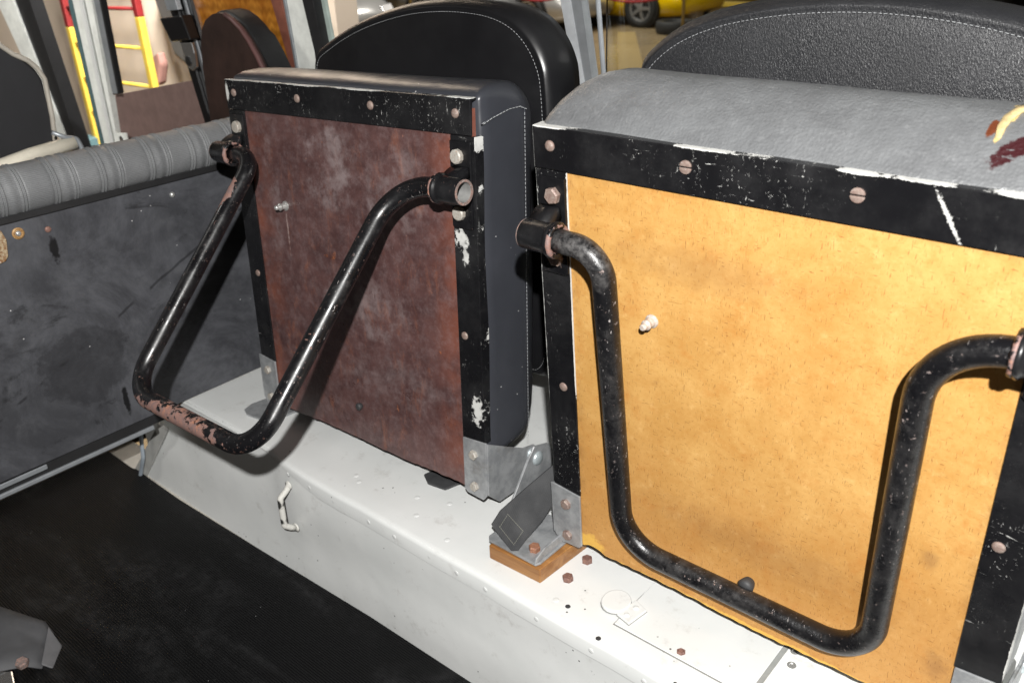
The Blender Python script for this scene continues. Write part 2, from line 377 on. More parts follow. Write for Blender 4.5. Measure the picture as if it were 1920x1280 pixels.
GRAINV = m_leather('grained_black_vinyl', (.016, .0165, .0185), .38, .7, 0, .3, seed=5, spec=.4)
def m_greyvinyl():
    g = G('worn_grey_vinyl'); v = g.co()
    c = g.mix(g.mr(g.noise(22, 7, .75, v, .3), .3, .7), (.108, .111, .115), (.145, .150, .155))
    c = g.mix(g.mul(g.mr(g.noise(150, 7, .75, v), .5, .75), .35), c, (.25, .255, .26))
    wr = g.noise(1, 4, .6, g.co(scale=(420, 120, 420), rot=(0, R(30), 0)))
    # spilt paint near the end of the cushion: dark red smear, yellow curl
    x = g.xyz()
    an = R(-45); q = lambda x_, y_: (x_ * math.cos(an) - y_ * math.sin(an), x_ * math.sin(an) + y_ * math.cos(an)); vr = g.co(rot=(0, 0, an))
    red = g.mul(g.blob(q(.146, .033), (.022, .0062), .4, 110, 'XY', vr, .12), g.mr(g.noise(1, 4, .7, g.co(scale=(120, 420, 300), rot=(0, 0, an))), .33, .42))
    r2 = g.blob((.1235, .041), (.0028, .0068), .35, 200, 'XY', None, .12)
    yel = g.mx(g.blob((.1285, .042), (.0022, .011), .25, 130, 'XY', None, .12), g.blob((.1315, .058), (.0028, .010), .25, 130, 'XY', None, .12), g.blob((.141, .068), (.012, .005), .25, 130, 'XY', None, .12))
    c = g.mix(yel, c, (.48, .35, .14)); c = g.mix(r2, c, (.11, .030, .012)); c = g.mix(red, c, (.035, .007, .009))
    c = g.mix(g.mul(g.mr(g.vor(50, v), .05, .035), g.mr(g.noise(11, 2), .55, .6)), c, (.5, .46, .36))
    b = g.bump(g.noise(1, 3, .5, g.co(scale=(14, 22, 30)), .6), .4, .006); b = g.bump(g.ma('ADD', g.mul(wr, .6), g.mul(g.vor(420, v), .6)), .7, .0009, b)
    return g.fin(c, g.mr(g.noise(20, 5), .3, .7, .30, .44), 0, b, .55)
GREYV = m_greyvinyl()
STITCH = plain('white_thread', (.36, .37, .38), .8, 0, .1); DKSTITCH = plain('black_thread', (.008, .008, .008), .7)
def m_panel():
    g = G('smudged_black_board'); v = g.co()
    n = g.noise(9, 9, .76, v, .5); c = g.mix(g.mr(n, .33, .72), (.036, .037, .042), (.094, .097, .108))
    c = g.mix(g.mul(g.mr(g.noise(30, 6, .7, v, .4), .5, .75), .4), c, (.10, .102, .11))
    blk = g.mul(g.mr(g.noise(19, 6, .72, g.co(scale=(1, .7, 1.2), rot=(R(25), 0, 0)), .9), .58, .70), .6); c = g.mix(blk, c, (.006, .006, .007))
    m1 = g.blob((-.186, .462), (.005, .016), .5, 150, 'YZ'); m2 = g.blob((-.148, .228), (.004, .02), .4, 120, 'YZ')
    x = g.xyz(); s = g.ma('ADD', g.mul(x[1], .45), g.mul(g.noise(40, 3), .006)); ln = g.ma('ABSOLUTE', g.ma('SUBTRACT', g.ma('SUBTRACT', x[2], s), .475))
    scr = g.mul(g.mr(ln, .0032, .0012), g.mr(g.noise(22, 3), .48, .55)); ln2 = g.ma('ABSOLUTE', g.ma('SUBTRACT', g.ma('SUBTRACT', x[2], s), .405)); scr2 = g.mul(g.mr(ln2, .003, .001), g.mr(g.noise(19, 3, .5, g.co(loc=(2, 2, 2))), .45, .52))
    c = g.mix(g.mx(m1, m2, g.mul(scr2, .6)), c, (.005, .005, .006))
    tri = g.blob((-.185, .298), (.058, .050), .35, 22, 'YZ', None, .08); c = g.mix(g.mul(tri, .4), c, (.010, .010, .012))
    t2 = g.blob((-.045, .335), (.012, .02), .15, 40, 'YZ', None, .08); c = g.mix(g.mul(t2, .6), c, (.012, .012, .014))
    c = g.mix(g.mul(g.mr(g.vor(55, v), .05, .04), g.mr(g.noise(14, 2), .57, .6)), c, (.5, .5, .5))
    return g.fin(c, g.mr(g.noise(14, 5), .3, .7, .42, .6), 0, g.bump(g.noise(160, 4, .6), .15, .0006), .35)
PANEL = m_panel()
def m_bolster():
    g = G('woven_grey_vinyl'); v = g.co()
    x = g.xyz(); ang = g.n('ShaderNodeMath', operation='ARCTAN2'); g.put(ang, 0, g.ma('SUBTRACT', x[2], .540)); g.put(ang, 1, g.ma('ADD', x[0], .062))
    a = g.ma('MULTIPLY', ang.outputs[0], .031); cb = g.n('ShaderNodeCombineXYZ'); g.put(cb, 0, x[1]); g.put(cb, 1, a)
    sc_ = g.n('ShaderNodeVectorMath', operation='MULTIPLY'); g.t.links.new(cb.outputs[0], sc_.inputs[0]); sc_.inputs[1].default_value = (330, 760, 1); wv = g.mr(g.ma('ADD', g.ma('MULTIPLY', g.ma('SINE', g.ma('MULTIPLY', a, 2500.0)), .28), g.noise(1, 2, .5, sc_.outputs[0])), .25, .75)
    n = g.noise(20, 5, .6, v); c = g.mix(g.mr(n, .3, .7), (.155, .16, .165), (.205, .21, .215)); c = g.mix(g.mul(g.mr(wv, .35, .0), .35), c, (.06, .06, .062))
    return g.fin(c, .46, 0, g.bump(wv, .35, .001), .45)
BOLST = m_bolster()
def m_wood(name, a, b, scale=(9, 9, 60), rough=.35):
    g = G(name); n = g.noise(1, 6, .65, g.co(scale=scale), 1.2); wv = g.wave(2.2, g.co(scale=scale), 5, 'Z', 3)
    c = g.mix(g.mr(n, .3, .7), a, b); c = g.mix(g.mul(wv, .45), c, tuple(q * .5 for q in a))
    return g.fin(c, rough, 0, g.bump(n, .3, .001), .5)
BLOCKW = m_wood('stained_block_wood', (.26, .11, .03), (.42, .21, .07), (14, 60, 90), .4)
VARN = m_wood('varnished_wood', (.30, .10, .012), (.50, .21, .03), (30, 30, 8), .25)
def m_web():
    g = G('grey_webbing'); v = g.co()
    wv = g.wave(230, g.co(rot=(0, R(35), 0)), 0, 'X'); c = g.mix(g.mr(g.noise(30, 4), .3, .7), (.030, .031, .033), (.052, .053, .055)); return g.fin(c, .75, 0, g.bump(wv, .4, .0005), .3)
WEB = m_web()
BROWNTRIM = plain('brown_door_trim', (.17, .112, .10), .55, 0, .12, 40); BROWNBOARD = plain('dark_brown_board', (.030, .016, .013), .5, 0, .35, 14); REDTRIM = plain('red_brown_trim', (.21, .075, .05), .5, 0, .2)
CREAM = plain('cream_wall_paint', (.68, .57, .45), .7, 0, .05, 3); GREYALU = plain('grey_aluminium', (.30, .32, .34), .4, .4); PALEGREY = plain('pale_grey_paint', (.76, .78, .74), .45)
BLACKP = plain('black_gloss_paint', (.008, .008, .009), .28); YELP = plain('yellow_paint', (.52, .36, .05), .4); REDP = plain('dark_red_paint', (.16, .012, .012), .45); TEALP = plain('teal_paint', (.07, .13, .14), .5)
FSEAT = plain('front_seat_black', (.010, .010, .012), .65); PIPING = plain('beige_piping', (.38, .35, .30), .5); BEIGEBAR = plain('beige_painted_bar', (.58, .54, .45), .4)
# cars and garage
SILVER = plain('silver_car_paint', (.42, .42, .41), .28, .5, .05); YELCAR = plain('yellow_car_paint', (.80, .52, .0), .2, 0, .04); TYRE = plain('tyre_rubber', (.012, .012, .012), .7); RIM = plain('wheel_alloy', (.45, .45, .46), .3, .8); GLASSD = plain('dark_car_glass', (.01, .011, .012), .08)
LAMP = plain('headlamp_glass', (.75, .75, .75), .12, .3); TAIL = plain('tail_lamp_red', (.6, .01, .01), .15); ROPE = plain('red_rope', (.30, .008, .012), .7); GOLD = plain('brass_post', (.35, .24, .08), .35, .7); DARK = plain('dark_plastic', (.012, .012, .012), .5)
CONC = plain('tan_concrete', (.25, .185, .105), .25, 0, .12, 1.2); TAPE = plain('yellow_floor_tape', (.33, .235, .10), .5)

# ------------------------------------------------------------------ setting: floor, side wall
st = lambda o: tag(o, o.name.replace('_', ' '), None, None, 'structure')
def S_(o, label): o['kind'] = 'structure'; o['label'] = label; return o
S_(obj('floor', bx(-.36, 1.9, -1.6, -.045, -.012, 0), BEIGE), 'beige painted metal floor of the load bed under the rubber mat')
# side of the body below the windows
S_(obj('side_wall', bx(-.42, 2.0, .335, .36, .10, .49), WHITE2), 'white painted body side behind the folded seats')
# step under the bulkhead panel
bm = nb(); box(bm, -.42, -.335, -1.5, .33, -.012, .03); S_(obj('step', bm, plain('step_shadow_brown', (.06, .05, .035), .6)), 'step coloured shadow-brown at the front edge of the load bed')  # dark brown base colour paints in the shade on the riser

# floor mat
bm = nb()
mp = [(-.318, -1.55), (-.318, -.0915), (-.236, -.0925), (-.226, -.0895), (-.09, -.0905), (.12, -.083), (.345, -.0735), (.6, -.070), (1.3, -.066), (1.3, -1.55)]
slab(bm, [(x, y, .0005) for x, y in mp], (0, 0, .005)); o = obj('floor_mat', bm, MAT); tag(o, 'black fine-ribbed rubber mat covering the load bed floor', 'mat')

# gray lip under the bulkhead
bm = nb(); box(bm, -.056, -.0475, -.62, -.118, .1645, .1712, .0015); o = obj('edge_strip', bm, GREYALU); tag(o, 'narrow grey metal strip below the black bulkhead board', 'strip')

# ------------------------------------------------------------------ wheel box
wb = empty('wheel_box', (0, 0, 0)); tag(wb, 'white painted wheel box with rivets, hatch and grab handle', 'wheel box')
def yedge(x): return -.0775 + (.012 * ((.25 - x) / .1) ** 2 if x < .25 else 0) if x > .15 else -.0655
def zcr(x): return .1645 + (0 if x > .28 else min(.018, (.28 - x) * .17))
xs = [-.16, -.1, -.05, 0, .05, .1, .13, .16, .175, .19, .205, .22, .235, .25, .28, .32] + [.36 + .04 * i for i in range(38)]
bm = nb(); prev = None
for x in xs:
    ye = yedge(x); zc = zcr(x); wv = .0008 * math.sin(x * 37) + .0005 * math.sin(x * 91)
    ye += wv * .6
    pr = [(.334, .187), (.2, .187), (.1, .1872 + wv), (.0, .187 + wv), (ye + .03, .187), (ye + .008, .1868), (ye + .0035, .1858), (ye + .0012, .184), (ye, .1812), (ye - .0004, zc), (ye + .0012, zc)]
    row = [bm.verts.new((x, y, z)) for y, z in pr]
    if prev:
        for a in range(len(row) - 1): bm.faces.new((prev[a], row[a], row[a + 1], prev[a + 1]))
    prev = row
top = obj('top_panel', bm, WHITE, wb, angle=50)
bm = nb(); prev = None
for x in xs:
    if x < -.11: continue
    ye = yedge(x) + .0026; zt = zcr(x) + .004; yb = -.086 + max(0, min(.4, x + .1)) * .035
    if x < -.09: x = -.128; zt = .125
    row = []
    for k in range(7):
        t = k / 6; sx = x
        if x < -.1: sx = x - .11 * t
        row.append(bm.verts.new((sx, ye + (yb - ye) * t + .0015 * math.sin(3 * math.pi * t + x * 9), zt * (1 - t) + .0005 * t)))
    if prev:
        for a in range(6): bm.faces.new((prev[a], row[a], row[a + 1], prev[a + 1]))
    prev = row
obj('front_panel', bm, WHITE2, wb, smooth=True)
bm = nb(); slab(bm, [(-.128, -.074, .125), (-.10, -.074, .1255), (-.20, -.084, .0005), (-.236, -.085, .0005)], (0, -.004, .0), .0012); obj('end_flange', bm, plain('grey_white_flange', (.42, .42, .40), .45), wb)
bm = nb(); slab(bm, [(-.24, -.05, 0.0), (-.10, -.05, 0.0), (-.10, -.05, .17), (-.15, -.05, .17)], (0, .004, 0)); obj('end_panel', bm, WHITE, wb)
# hatch, latch
bm = nb(); box(bm, .7046, .8475, -.0475, .25, .1870, .1875); obj('hatch_groove', bm, plain('groove_grey', (.22, .22, .21), .7), wb)
bm = nb(); box(bm, .7055, .8465, -.0465, .25, .1874, .1886, .0005, 1); obj('hatch_panel', bm, WHITE, wb)
bm = nb(); box(bm, .8515, 1.6, -.062, .25, .1874, .1890, .0005, 1); obj('cover_sheet', bm, WHITE2, wb)
bm = nb(); box(bm, .8467, .8513, -.05, .25, .1872, .1878); obj('seam_strip', bm, plain('seam_grey', (.30, .31, .30), .5), wb)
lat = nb(); slab(lat, [(.6915 + .0148 * math.cos(R(a)), -.0225 + .0165 * math.sin(R(a)), .1885) for a in range(0, 360, 18)], (0, 0, .0042), .0014)
slab(lat, [(.7015, -.0365, .1885), (.7185, -.0405, .1885), (.7225, -.0145, .1885), (.706, -.0085, .1885)], (0, 0, .0030), .0009)
la = obj('latch', lat, WHITE, wb)
lg = nb(); slab(lg, [(0.6914 + .0152 * math.cos(R(a)), -.0226 + .0169 * math.sin(R(a)), .1886) for a in range(0, 360, 18)], (0, 0, .0006)); slab(lg, [(.7012, -.0370, .1887), (.7188, -.0411, .1887), (.7229, -.0143, .1887), (.7058, -.0082, .1887)], (0, 0, .0004)); obj('shadow_gap', lg, plain('shadow_gap_grey', (.24, .24, .23), .7), la)  # slightly larger grey slab paints the shadow gap round the latch
for x, y in ((.7125, -.0185), (.7105, -.0325)): obj('screw', dome(.0032, .0014, (x, y, .1914), (0, 0, 1)), WHITE, la, smooth=True)
for x, y in ((.8581, .0267), (.8629, .0092)): obj('screw', revolve(nb(), [(.0042, 0), (.0042, .0007), (.0025, .001), (.0018, .0004), (0, .0004)], 16, (x, y, .189), (0, 0, 1)), STEELSILVER, wb)
for x, y in ((.6312, -.0235), (.6302, .012)): obj('hex_bolt', hexbolt(.0060, .0055, (x, y, .187), (0, 0, 1), phase=random.random()), RUSTBOLT, wb)
obj('screw', revolve(nb(), [(.0045, 0), (.0045, .001), (.003, .0022), (.0022, .0005), (0, .0004)], 6, (.7757, -.0387, .1886), (0, 0, 1)), RUSTBOLT, wb)
for x, y in ((.7041, -.0713), (.79, -.073), (.655, -.055)): obj('plug', dome(.0028 if x < .75 else .002, .0006, (x, y, .187), (0, 0, 1)), GREYRUB, wb)
for x in (.215, .262, .31, .375, .42, .478, .52, .562, .632, .70, .76, .82): obj('rivet', dome(.0030, .0006, (x, yedge(x) - .0002, .1735), (0, -1, 0), 10), WHITE, wb, smooth=True)
for x, y in ((.305, -.035), (.318, -.042), (.425, -.045), (.44, -.005), (.36, .03), (.235, .02), (.485, -.055), (.64, -.055), (.15, .06), (.4, -.02)): obj('rivet', dome(.0034, .0005, (x, y, .1870), (0, 0, 1), 10), WHITE, wb, smooth=True)
HANDP = chipped('white_chipped_handle', 3.3, chip=(.02, .02, .018), base=(.60, .59, .55), amount=.8, rough=.4, extra=[((.2165, .138), (.004, .007)), ((.2165, .112), (.004, .004))])
hd = nb(); hx = .2165
pth = fillet([(hx, -.0795, .1565), (hx - .001, -.0835, .1515), (hx, -.0945, .1465), (hx, -.0955, .1035), (hx + .0005, -.088, .0965), (hx + .001, -.0815, .092)], .004, 4)
tube(hd, pth, .0040, 12); h = obj('grab_handle', hd, HANDP, wb, smooth=True)
for z in (.1585, .0905): obj('foot', revolve(nb(), [(.0062, 0), (.006, .0015), (.003, .0022), (.0025, .0035), (0, .004)], 14, (hx, -.0785, z), (0, -1, 0)), HANDP, h, smooth=True)
# pale wire in the corner of the box
bm = nb(); tube(bm, fillet([(-.155, -.088, .128), (-.17, -.09, .10), (-.178, -.093, .05), (-.205, -.094, .004)], .02, 5), .0032, 8)
o = obj('wire', bm, plain('pale_blue_wire', (.33, .38, .43), .4)); tag(o, 'pale blue wire hanging at the end of the white wheel box', 'wire')
bm = nb(); slab(bm, [(-.205, -.07, .03), (-.165, -.07, .03), (-.15, -.07, .125), (-.20, -.07, .115)], (0, .003, 0)); o = obj('tag_sheet', bm, WHITE); tag(o, 'small white sheet behind the pale blue wire', 'sheet')

# ------------------------------------------------------------------ bulkhead panel with ribbed roll
bp = empty('bulkhead_panel', (0, 0, 0)); tag(bp, 'smudged black bulkhead board topped by a ribbed grey padded roll', 'panel')
bm = nb(); box(bm, -.051, -.045, -.62, .33, .1885, .535, .001, 1); obj('board', bm, PANEL, bp)
bm = nb(); prev = None; n = 28; ys = []
y = -.62
groups = [-.352, -.285, -.2185, -.1556, -.0965, -.0301, .0296, .09, .15]
def rollr(y):
    r = .0300
    for g_ in groups:
        d = (y - g_)
        if abs(d) < .0165:
            r += .0012 * math.exp(-(d / .0048) ** 2)
            for e in (-.0135, -.0098, .0098, .0135): r += .0015 * math.exp(-((d - e) / .0011) ** 2)
            for e in (-.0117, .0117, -.0152, .0152): r -= .0010 * math.exp(-((d - e) / .001) ** 2)
    return r
while y < .332:
    near = min(abs(y - g_) for g_ in groups); r = rollr(y)
    row = [bm.verts.new((-.062 + r * math.cos(2 * math.pi * k / n) * .95, y, .540 + r * math.sin(2 * math.pi * k / n))) for k in range(n)]
    if prev:
        for k in range(n): bm.faces.new((prev[k], row[k], row[(k + 1) % n], prev[(k + 1) % n]))
    prev = row; y += .0006 if near < .018 else .004
obj('padded_roll', bm, BOLST, bp, smooth=True)
bm = nb(); box(bm, -.0445, -.0415, -.62, .33, .5075, .5165, .0012, 1); obj('roll_binding', bm, RUBBER, bp)
bm = nb(); box(bm, -.0455, -.0425, -.62, -.27, .1805, .1875, .001, 1); obj('bottom_trim', bm, GREYALU, bp)
bm = nb(); box(bm, -.058, -.050, -.62, -.09, .1715, .1880); obj('bottom_rubber', bm, RUBBER, bp)
obj('snap_ring', revolve(nb(), [(.0068, 0), (.0072, .002), (.0055, .003), (.0042, .0015), (0, .0015)], 20, (-.045, -.2221, .4932), (1, 0, 0)), m_rust('brass_ring', (.30, .16, .06), (.42, .25, .10), (.5, .4, .25)), bp)
obj('snap_stud', dome(.0036, .003, (-.0435, -.2221, .4932), (1, 0, 0)), STEELSILVER, bp, smooth=True)
obj('screw', dome(.0040, .0018, (-.045, -.1871, .4881), (1, 0, 0)), RUSTBOLT, bp, smooth=True)
obj('screw', dome(.0038, .003, (-.045, -.0184, .4902), (1, 0, 0)), STEELSILVER, bp, smooth=True)
bm = nb(); slab(bm, [(-.0445, -.245, .465), (-.0445, -.2405, .470), (-.0445, -.237, .490), (-.0445, -.240, .502), (-.0445, -.262, .505), (-.0445, -.27, .46)], (.003, 0, 0), .0008)
obj('catch_plate', bm, m_rust('rusty_cream_plate', (.42, .34, .22), (.20, .09, .03), (.55, .5, .4)), bp)

# ------------------------------------------------------------------ the two folded seats
BORE = plain('dusty_bore', (.16, .16, .155), .6, 0, .3)
BEAD = tubepaint('weld_paint', 12.0, pits=.9, heavy=1.0, rust=[((a, .3555), (.012, .012), 1.6) for a in (-.17, .187)])
SEATS = [((.2866, 0, .2130), -.0346, -.0704, .0045), ((.8126, 0, .2184), .0027, .0575, -.0004)]
def seat_matrix(k):
    loc, roll, tilt, yaw = SEATS[k]
    m = (Matrix.Rotation(yaw, 3, 'Z') @ Matrix.Rotation(tilt, 3, 'X') @ Matrix.Rotation(roll, 3, 'Y')).to_4x4(); m.translation = Vector(loc); return m
def board(k):
    bm = nb(); random.seed(11 + k); pts = [(.206, .43), (-.206, .43)]
    nseg = 60
    for i in range(nseg + 1):
        x = -.206 + .412 * i / nseg; z = random.uniform(-.0007, .0007) - .0012 * math.sin(i * .21 + k)
        if k == 1 and -.185 < x < -.15: z += .004 * math.sin((x + .185) / .035 * math.pi) + random.uniform(-.0015, .0015)
        if k == 1 and x > .02: z += random.uniform(-.0008, .0008)
        pts.append((x, z))
    slab(bm, [(x, .0006, z) for x, z in pts], (0, .005, 0)); return bm
def angle_rail(x0, x1, z0, z1, side, depth=.014, t=.0025, bev=.0007):
    """L-section steel: face plate plus a flange turned back along 'side'"""
    bm = nb()
    if side == 'top': pr_ = [(0, z0), (0, z1), (depth, z1), (depth, z1 - t), (t, z1 - t), (t, z0)]; slab(bm, [(x0, y - .0022, z) for y, z in pr_], (x1 - x0, 0, 0), bev)
    else:
        pr_ = [(x0, 0), (x1, 0), (x1, depth), (x1 - t, depth), (x1 - t, t), (x0, t)] if side == 'right' else [(x1, 0), (x0, 0), (x0, depth), (x0 + t, depth), (x0 + t, t), (x1, t)]
        slab(bm, [(x, y - .0018, z0) for x, y in pr_], (0, 0, z1 - z0), bev)
    return bm
def leg_path(swing, bend, arm_l=-.121, arm_r=.124, bot=.3085):
    a = swing
    def P(x, l): return (x, -.030 - math.sin(a) * l, .3555 - math.cos(a) * l)
    return fillet([P(-.182, 0), P(arm_l - .003, 0), P(arm_l + .004, bot), P(arm_r - .004, bot), P(arm_r + .002, 0), P(.195, 0)], [.048, .042, .042, .052], 14)
def seat(k, label, M_top, M_l, M_r, M_tube, board_m, bolt_m, collar_m, slots):
    s = empty('folded_seat', mat=seat_matrix(k)); tag(s, label, 'seat', 'folding jump seats tipped up against the body side')
    obj('base_board', board(k), board_m, s)
    tr = obj('top_rail', angle_rail(-.212, .2065 if k == 0 else .212, .4040, .4400, 'top'), M_top, s)
    rl = obj('side_rail', angle_rail(-.2115, -.1790, .064, .4034, 'left'), M_l, s)
    rr = obj('side_rail', angle_rail(.1775, .2105, .066, .4034, 'right'), M_r, s)
    for i, x in enumerate((-.194, -.066, .0615, .1865)):
        o = obj('rivet', revolve(nb(), [(.0048, 0), (.0047, .0009), (.0038, .0018), (.002, .0023), (0, .0024)], 16, (x, -.0022, .4245), (0, -1, 0)) if not (slots and i in (1, 2)) else screw_head((x, -.0022, .4255), .0050), RIVET, tr, angle=40)
    for par, x in ((rl, -.193), (rr, .187)): obj('rivet', dome(.0046, .002, (x, -.0018, .191), (0, -1, 0)), RIVET, par, smooth=True)
    # pivot brackets
    for sg in (-1, 1):
        xc = sg * .1935
        bm = nb(); slab(bm, [(xc + sg * a, -.0019, z) for a, z in ((-.0145, .3985), (.0125, .3985), (.0135, .396), (.0135, .313), (.012, .3105), (-.012, .3105), (-.0145, .313))], (0, -.003, 0), .0007)
        pb = obj('pivot_bracket', bm, collar_m, s)
        for z in (.3835, .3265): obj('bolt', hexbolt(.0075, .0055, (xc - sg * .003, -.0048, z), (0, -1, 0), 6 if k else 10, random.random()), bolt_m, pb, angle=35)
        bm = nb()                                     # sleeve, open at the outer end
        x0 = -.170 if sg < 0 else (.188, .1765)[k]; LN = .033
        revolve(bm, [(.0098, .0), (.0152, .0), (.0158, .0016), (.0152, .0034), (.0136, .0046), (.0131, .007), (.0129, LN - .0008), (.0123, LN), (.0104, LN)], 32, (x0, -.030, .3555), (sg, 0, 0))
        sv = obj('sleeve', bm, collar_m, pb, angle=45)
        obj('bore', revolve(nb(), [(.0104, LN - .0001), (.0098, LN - .002), (.0098, .010), (.0, .010)], 28, (x0, -.030, .3555), (sg, 0, 0)), BORE, sv, smooth=True)
        obj('rim', revolve(nb(), [(.0126, LN - .0009), (.0126, LN + .0004), (.0102, LN + .0004), (.0102, LN - .0009)], 28, (x0, -.030, .3555), (sg, 0, 0)), PINKRUST, sv)
        bm = nb()                                     # web that carries the sleeve
        rings = []
        for t in range(7):
            u = t / 6; yy = -.0048 - .022 * u; hw = .0115 - .001 * u; zz = .3725 - .010 * u * u; dz = .0035 + .006 * u
            rings.append([(xc + sg * .001 - hw, yy, zz - dz * 2.4), (xc + sg * .001 + hw, yy, zz - dz * 2.4), (xc + sg * .001 + hw * .9, yy, zz + .0015), (xc + sg * .001 - hw * .9, yy, zz + .0015)])
        loft(bm, rings); obj('web', bm, collar_m, pb, smooth=True)
        bm = nb(); random.seed(k * 5 + sg + 2)         # weld bead round the tube
        pts = [(x0 - sg * .001, -.030 + .0128 * math.cos(R(a)), .3555 + .0128 * math.sin(R(a))) for a in range(0, 361, 12)]
        tube(bm, pts, .0026, 8, False, .22); obj('weld_bead', bm, BEAD, pb, smooth=True)
    bm = nb(); tube(bm, leg_path(R(41) if k == 0 else R(-2.6), 0), .0102, 26); obj('leg_frame', bm, M_tube, s, smooth=True)
    # stud and buffer on the board
    px, pz = ((-.1162, .2918), (-.0964, .2876))[k]
    obj('stud', revolve(nb(), [(.0062, 0), (.0060, .0012), (.0045, .0022), (.0036, .006), (.0046, .0075), (.0046, .0095), (.0030, .0110), (.0030, .0145), (.0022, .0155), (0, .0157)], 18, (px, .0006, pz), (0, -1, 0)), STEELSILVER if k == 0 else m_rust('dull_stud', (.42, .36, .31), (.55, .5, .46), (.35, .24, .18)), s, angle=40)
    bxp, bz = ((-.0026, .0501), (.0068, .0542))[k]; q = .0048 if k == 0 else .0075
    obj('buffer', revolve(nb(), [(q * .7, 0), (q * .85, q * .4), (q, q), (q * .8, q * 1.35), (q * .3, q * 1.5), (0, q * 1.5)], 18, (bxp, .0006, bz), (0, -1, 0)), GREYRUB, s, smooth=True)
    # hinge plates
    for sg in (-1, 1):
        xo, xi = sg * .2135, sg * .1785
        bm = nb(); z1 = .0655
        slab(bm, [(xi, -.0006, z1 if sg < 0 else z1 + .001), (xo, -.0006, z1 + .0035), (xo, -.0006, .002), (xo - sg * .006, -.0006, -.006), (xi + sg * .004, -.0006, -.004), (xi, -.0006, .000)], (0, -.0028, 0), .0009)
        hp = obj('hinge_plate', bm, GALV, s)
        bm = nb(); slab(bm, [(xo - sg * .0004, -.003, .069), (xo - sg * .0004, .060, .036), (xo - sg * .0004, .080, .034), (xo - sg * .0004, .098, .008), (xo - sg * .0004, .070, -.012), (xo - sg * .0004, .016, -.014), (xo - sg * .0004, -.003, .003)], (sg * .0028, 0, 0), .001)
        obj('gusset', bm, GALV, hp)
        for z in (.0495, .0085): obj('bolt', hexbolt(.0058, .0045, (sg * .1955, -.0033, z), (0, -1, 0), 6, random.random()), STEELBOLT if k == 0 else RIVET, hp, angle=35)
        obj('pin', dome(.0075, .004, (xo + sg * .0024, .074, .0245), (sg, 0, 0)), plain('zinc_pin', (.50, .56, .58), .35, .5), hp, smooth=True)
    return s
def screw_head(o, r):
    bm = nb()
    for sgn in (-1, 1):        # two half discs with a slot between
        pts = []
        for a in range(0, 181, 15):
            pts.append((o[0] + r * math.cos(R(a)), o[1], o[2] + sgn * (.0006 + r * .93 * math.sin(R(a)))))
        slab(bm, pts, (0, -.0018, 0), .0005)
    return bm
RA_top = chipped('rail_paint', 1.3, amount=1.5, top=(.4400, .0010, -.6), left=(-.212, .0006), extra=[((-.2085, .425), (.003, .012), .5)])
RA_l = chipped('rail_paint', 5.1, amount=.4); RA_r = chipped('rail_paint', 9.4, amount=.8, right=(.2105, .0006, -3.2), extra=[((.187, .298), (.008, .009), 1.0), ((.193, .280), (.004, .008), .9), ((.202, .105), (.006, .014), 1.3)])
RB_top = chipped('rail_paint', 14.2, amount=1.5, top=(.4400, .0010, -1.9), left=(-.212, .0004), diag=((.118, .4205), (.0013, .0165), 30))
RB_l = chipped('rail_paint', 21.7, amount=1.5, left=(-.2115, .0007), right=(-.179, .0003)); RB_r = chipped('rail_paint', 33.3, amount=1.1, right=(.2105, .0008, -1.6))
TA = tubepaint('tube_paint', 2.0, rust=[((.0, .1215), (.070, .0120), .95), ((-.128, .322), (.010, .017), .45)], pits=.28, heavy=.75)
TB = tubepaint('tube_paint', 6.5, pits=.8, heavy=.7, pink=.4, worn=[((-.152, .345), (.03, .025), .4), ((-.12, .22), (.02, .06), .06), ((-.03, .05), (.06, .02), .1), ((.128, .2), (.02, .12), .05)])
CA = chipped('bracket_paint', 41, amount=.9, chip=(.38, .22, .18)); CB = chipped('bracket_paint', 47, amount=1.2, chip=(.36, .26, .23))
seatA = seat(0, 'folded jump seat with dark maroon base board and leg frame swung out', RA_top, RA_l, RA_r, TA, MAROON, STEELBOLT, CA, False)
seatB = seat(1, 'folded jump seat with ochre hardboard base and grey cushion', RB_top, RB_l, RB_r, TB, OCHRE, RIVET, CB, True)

# cushions
def cushion(par, rings, mat, r, name='cushion'):
    bm = nb(); vs = []
    cx = 0; cz = .22
    for x0, x1, z0, z1, y, rr in rings:
        vs.append([(x, y + .0012 * math.sin(x * 40 + z * 31), z) for x, z in rrect(x0, x1, z0, z1, rr)])
    loft(bm, vs, True, False)
    # crown: shrink the last ring to the middle
    bm.verts.ensure_lookup_table(); last = vs[-1]; base = len(bm.verts) - len(last)
    ringv = [bm.verts[base + i] for i in range(len(last))]; yl = rings[-1][4]
    for t in (.85, .65, .4, .15):
        nv = [bm.verts.new((v[0] * t, yl + (1 - t * t) * r, cz + (v[2] - cz) * t)) for v in last]
        for i in range(len(nv)): bm.faces.new((ringv[i], ringv[(i + 1) % len(nv)], nv[(i + 1) % len(nv)], nv[i]))
        ringv = nv
    bm.faces.new(ringv); return obj(name, bm, mat, par, smooth=True)
ca = cushion(seatA, [(-.206, .2075, .046, .4400, .0065, .004), (-.208, .2105, .045, .4440, .010, .006), (-.209, .2120, .044, .4485, .020, .010), (-.2100, .2135, .043, .4510, .040, .016), (-.2105, .2140, .043, .4505, .060, .022), (-.2100, .2135, .043, .4495, .071, .026), (-.2065, .2100, .046, .4490, .079, .030), (-.2000, .2035, .053, .4475, .092, .034), (-.190, .1935, .062, .4440, .106, .036), (-.172, .176, .08, .4340, .119, .036), (-.15, .153, .10, .415, .128, .03)], NAVY, .010)
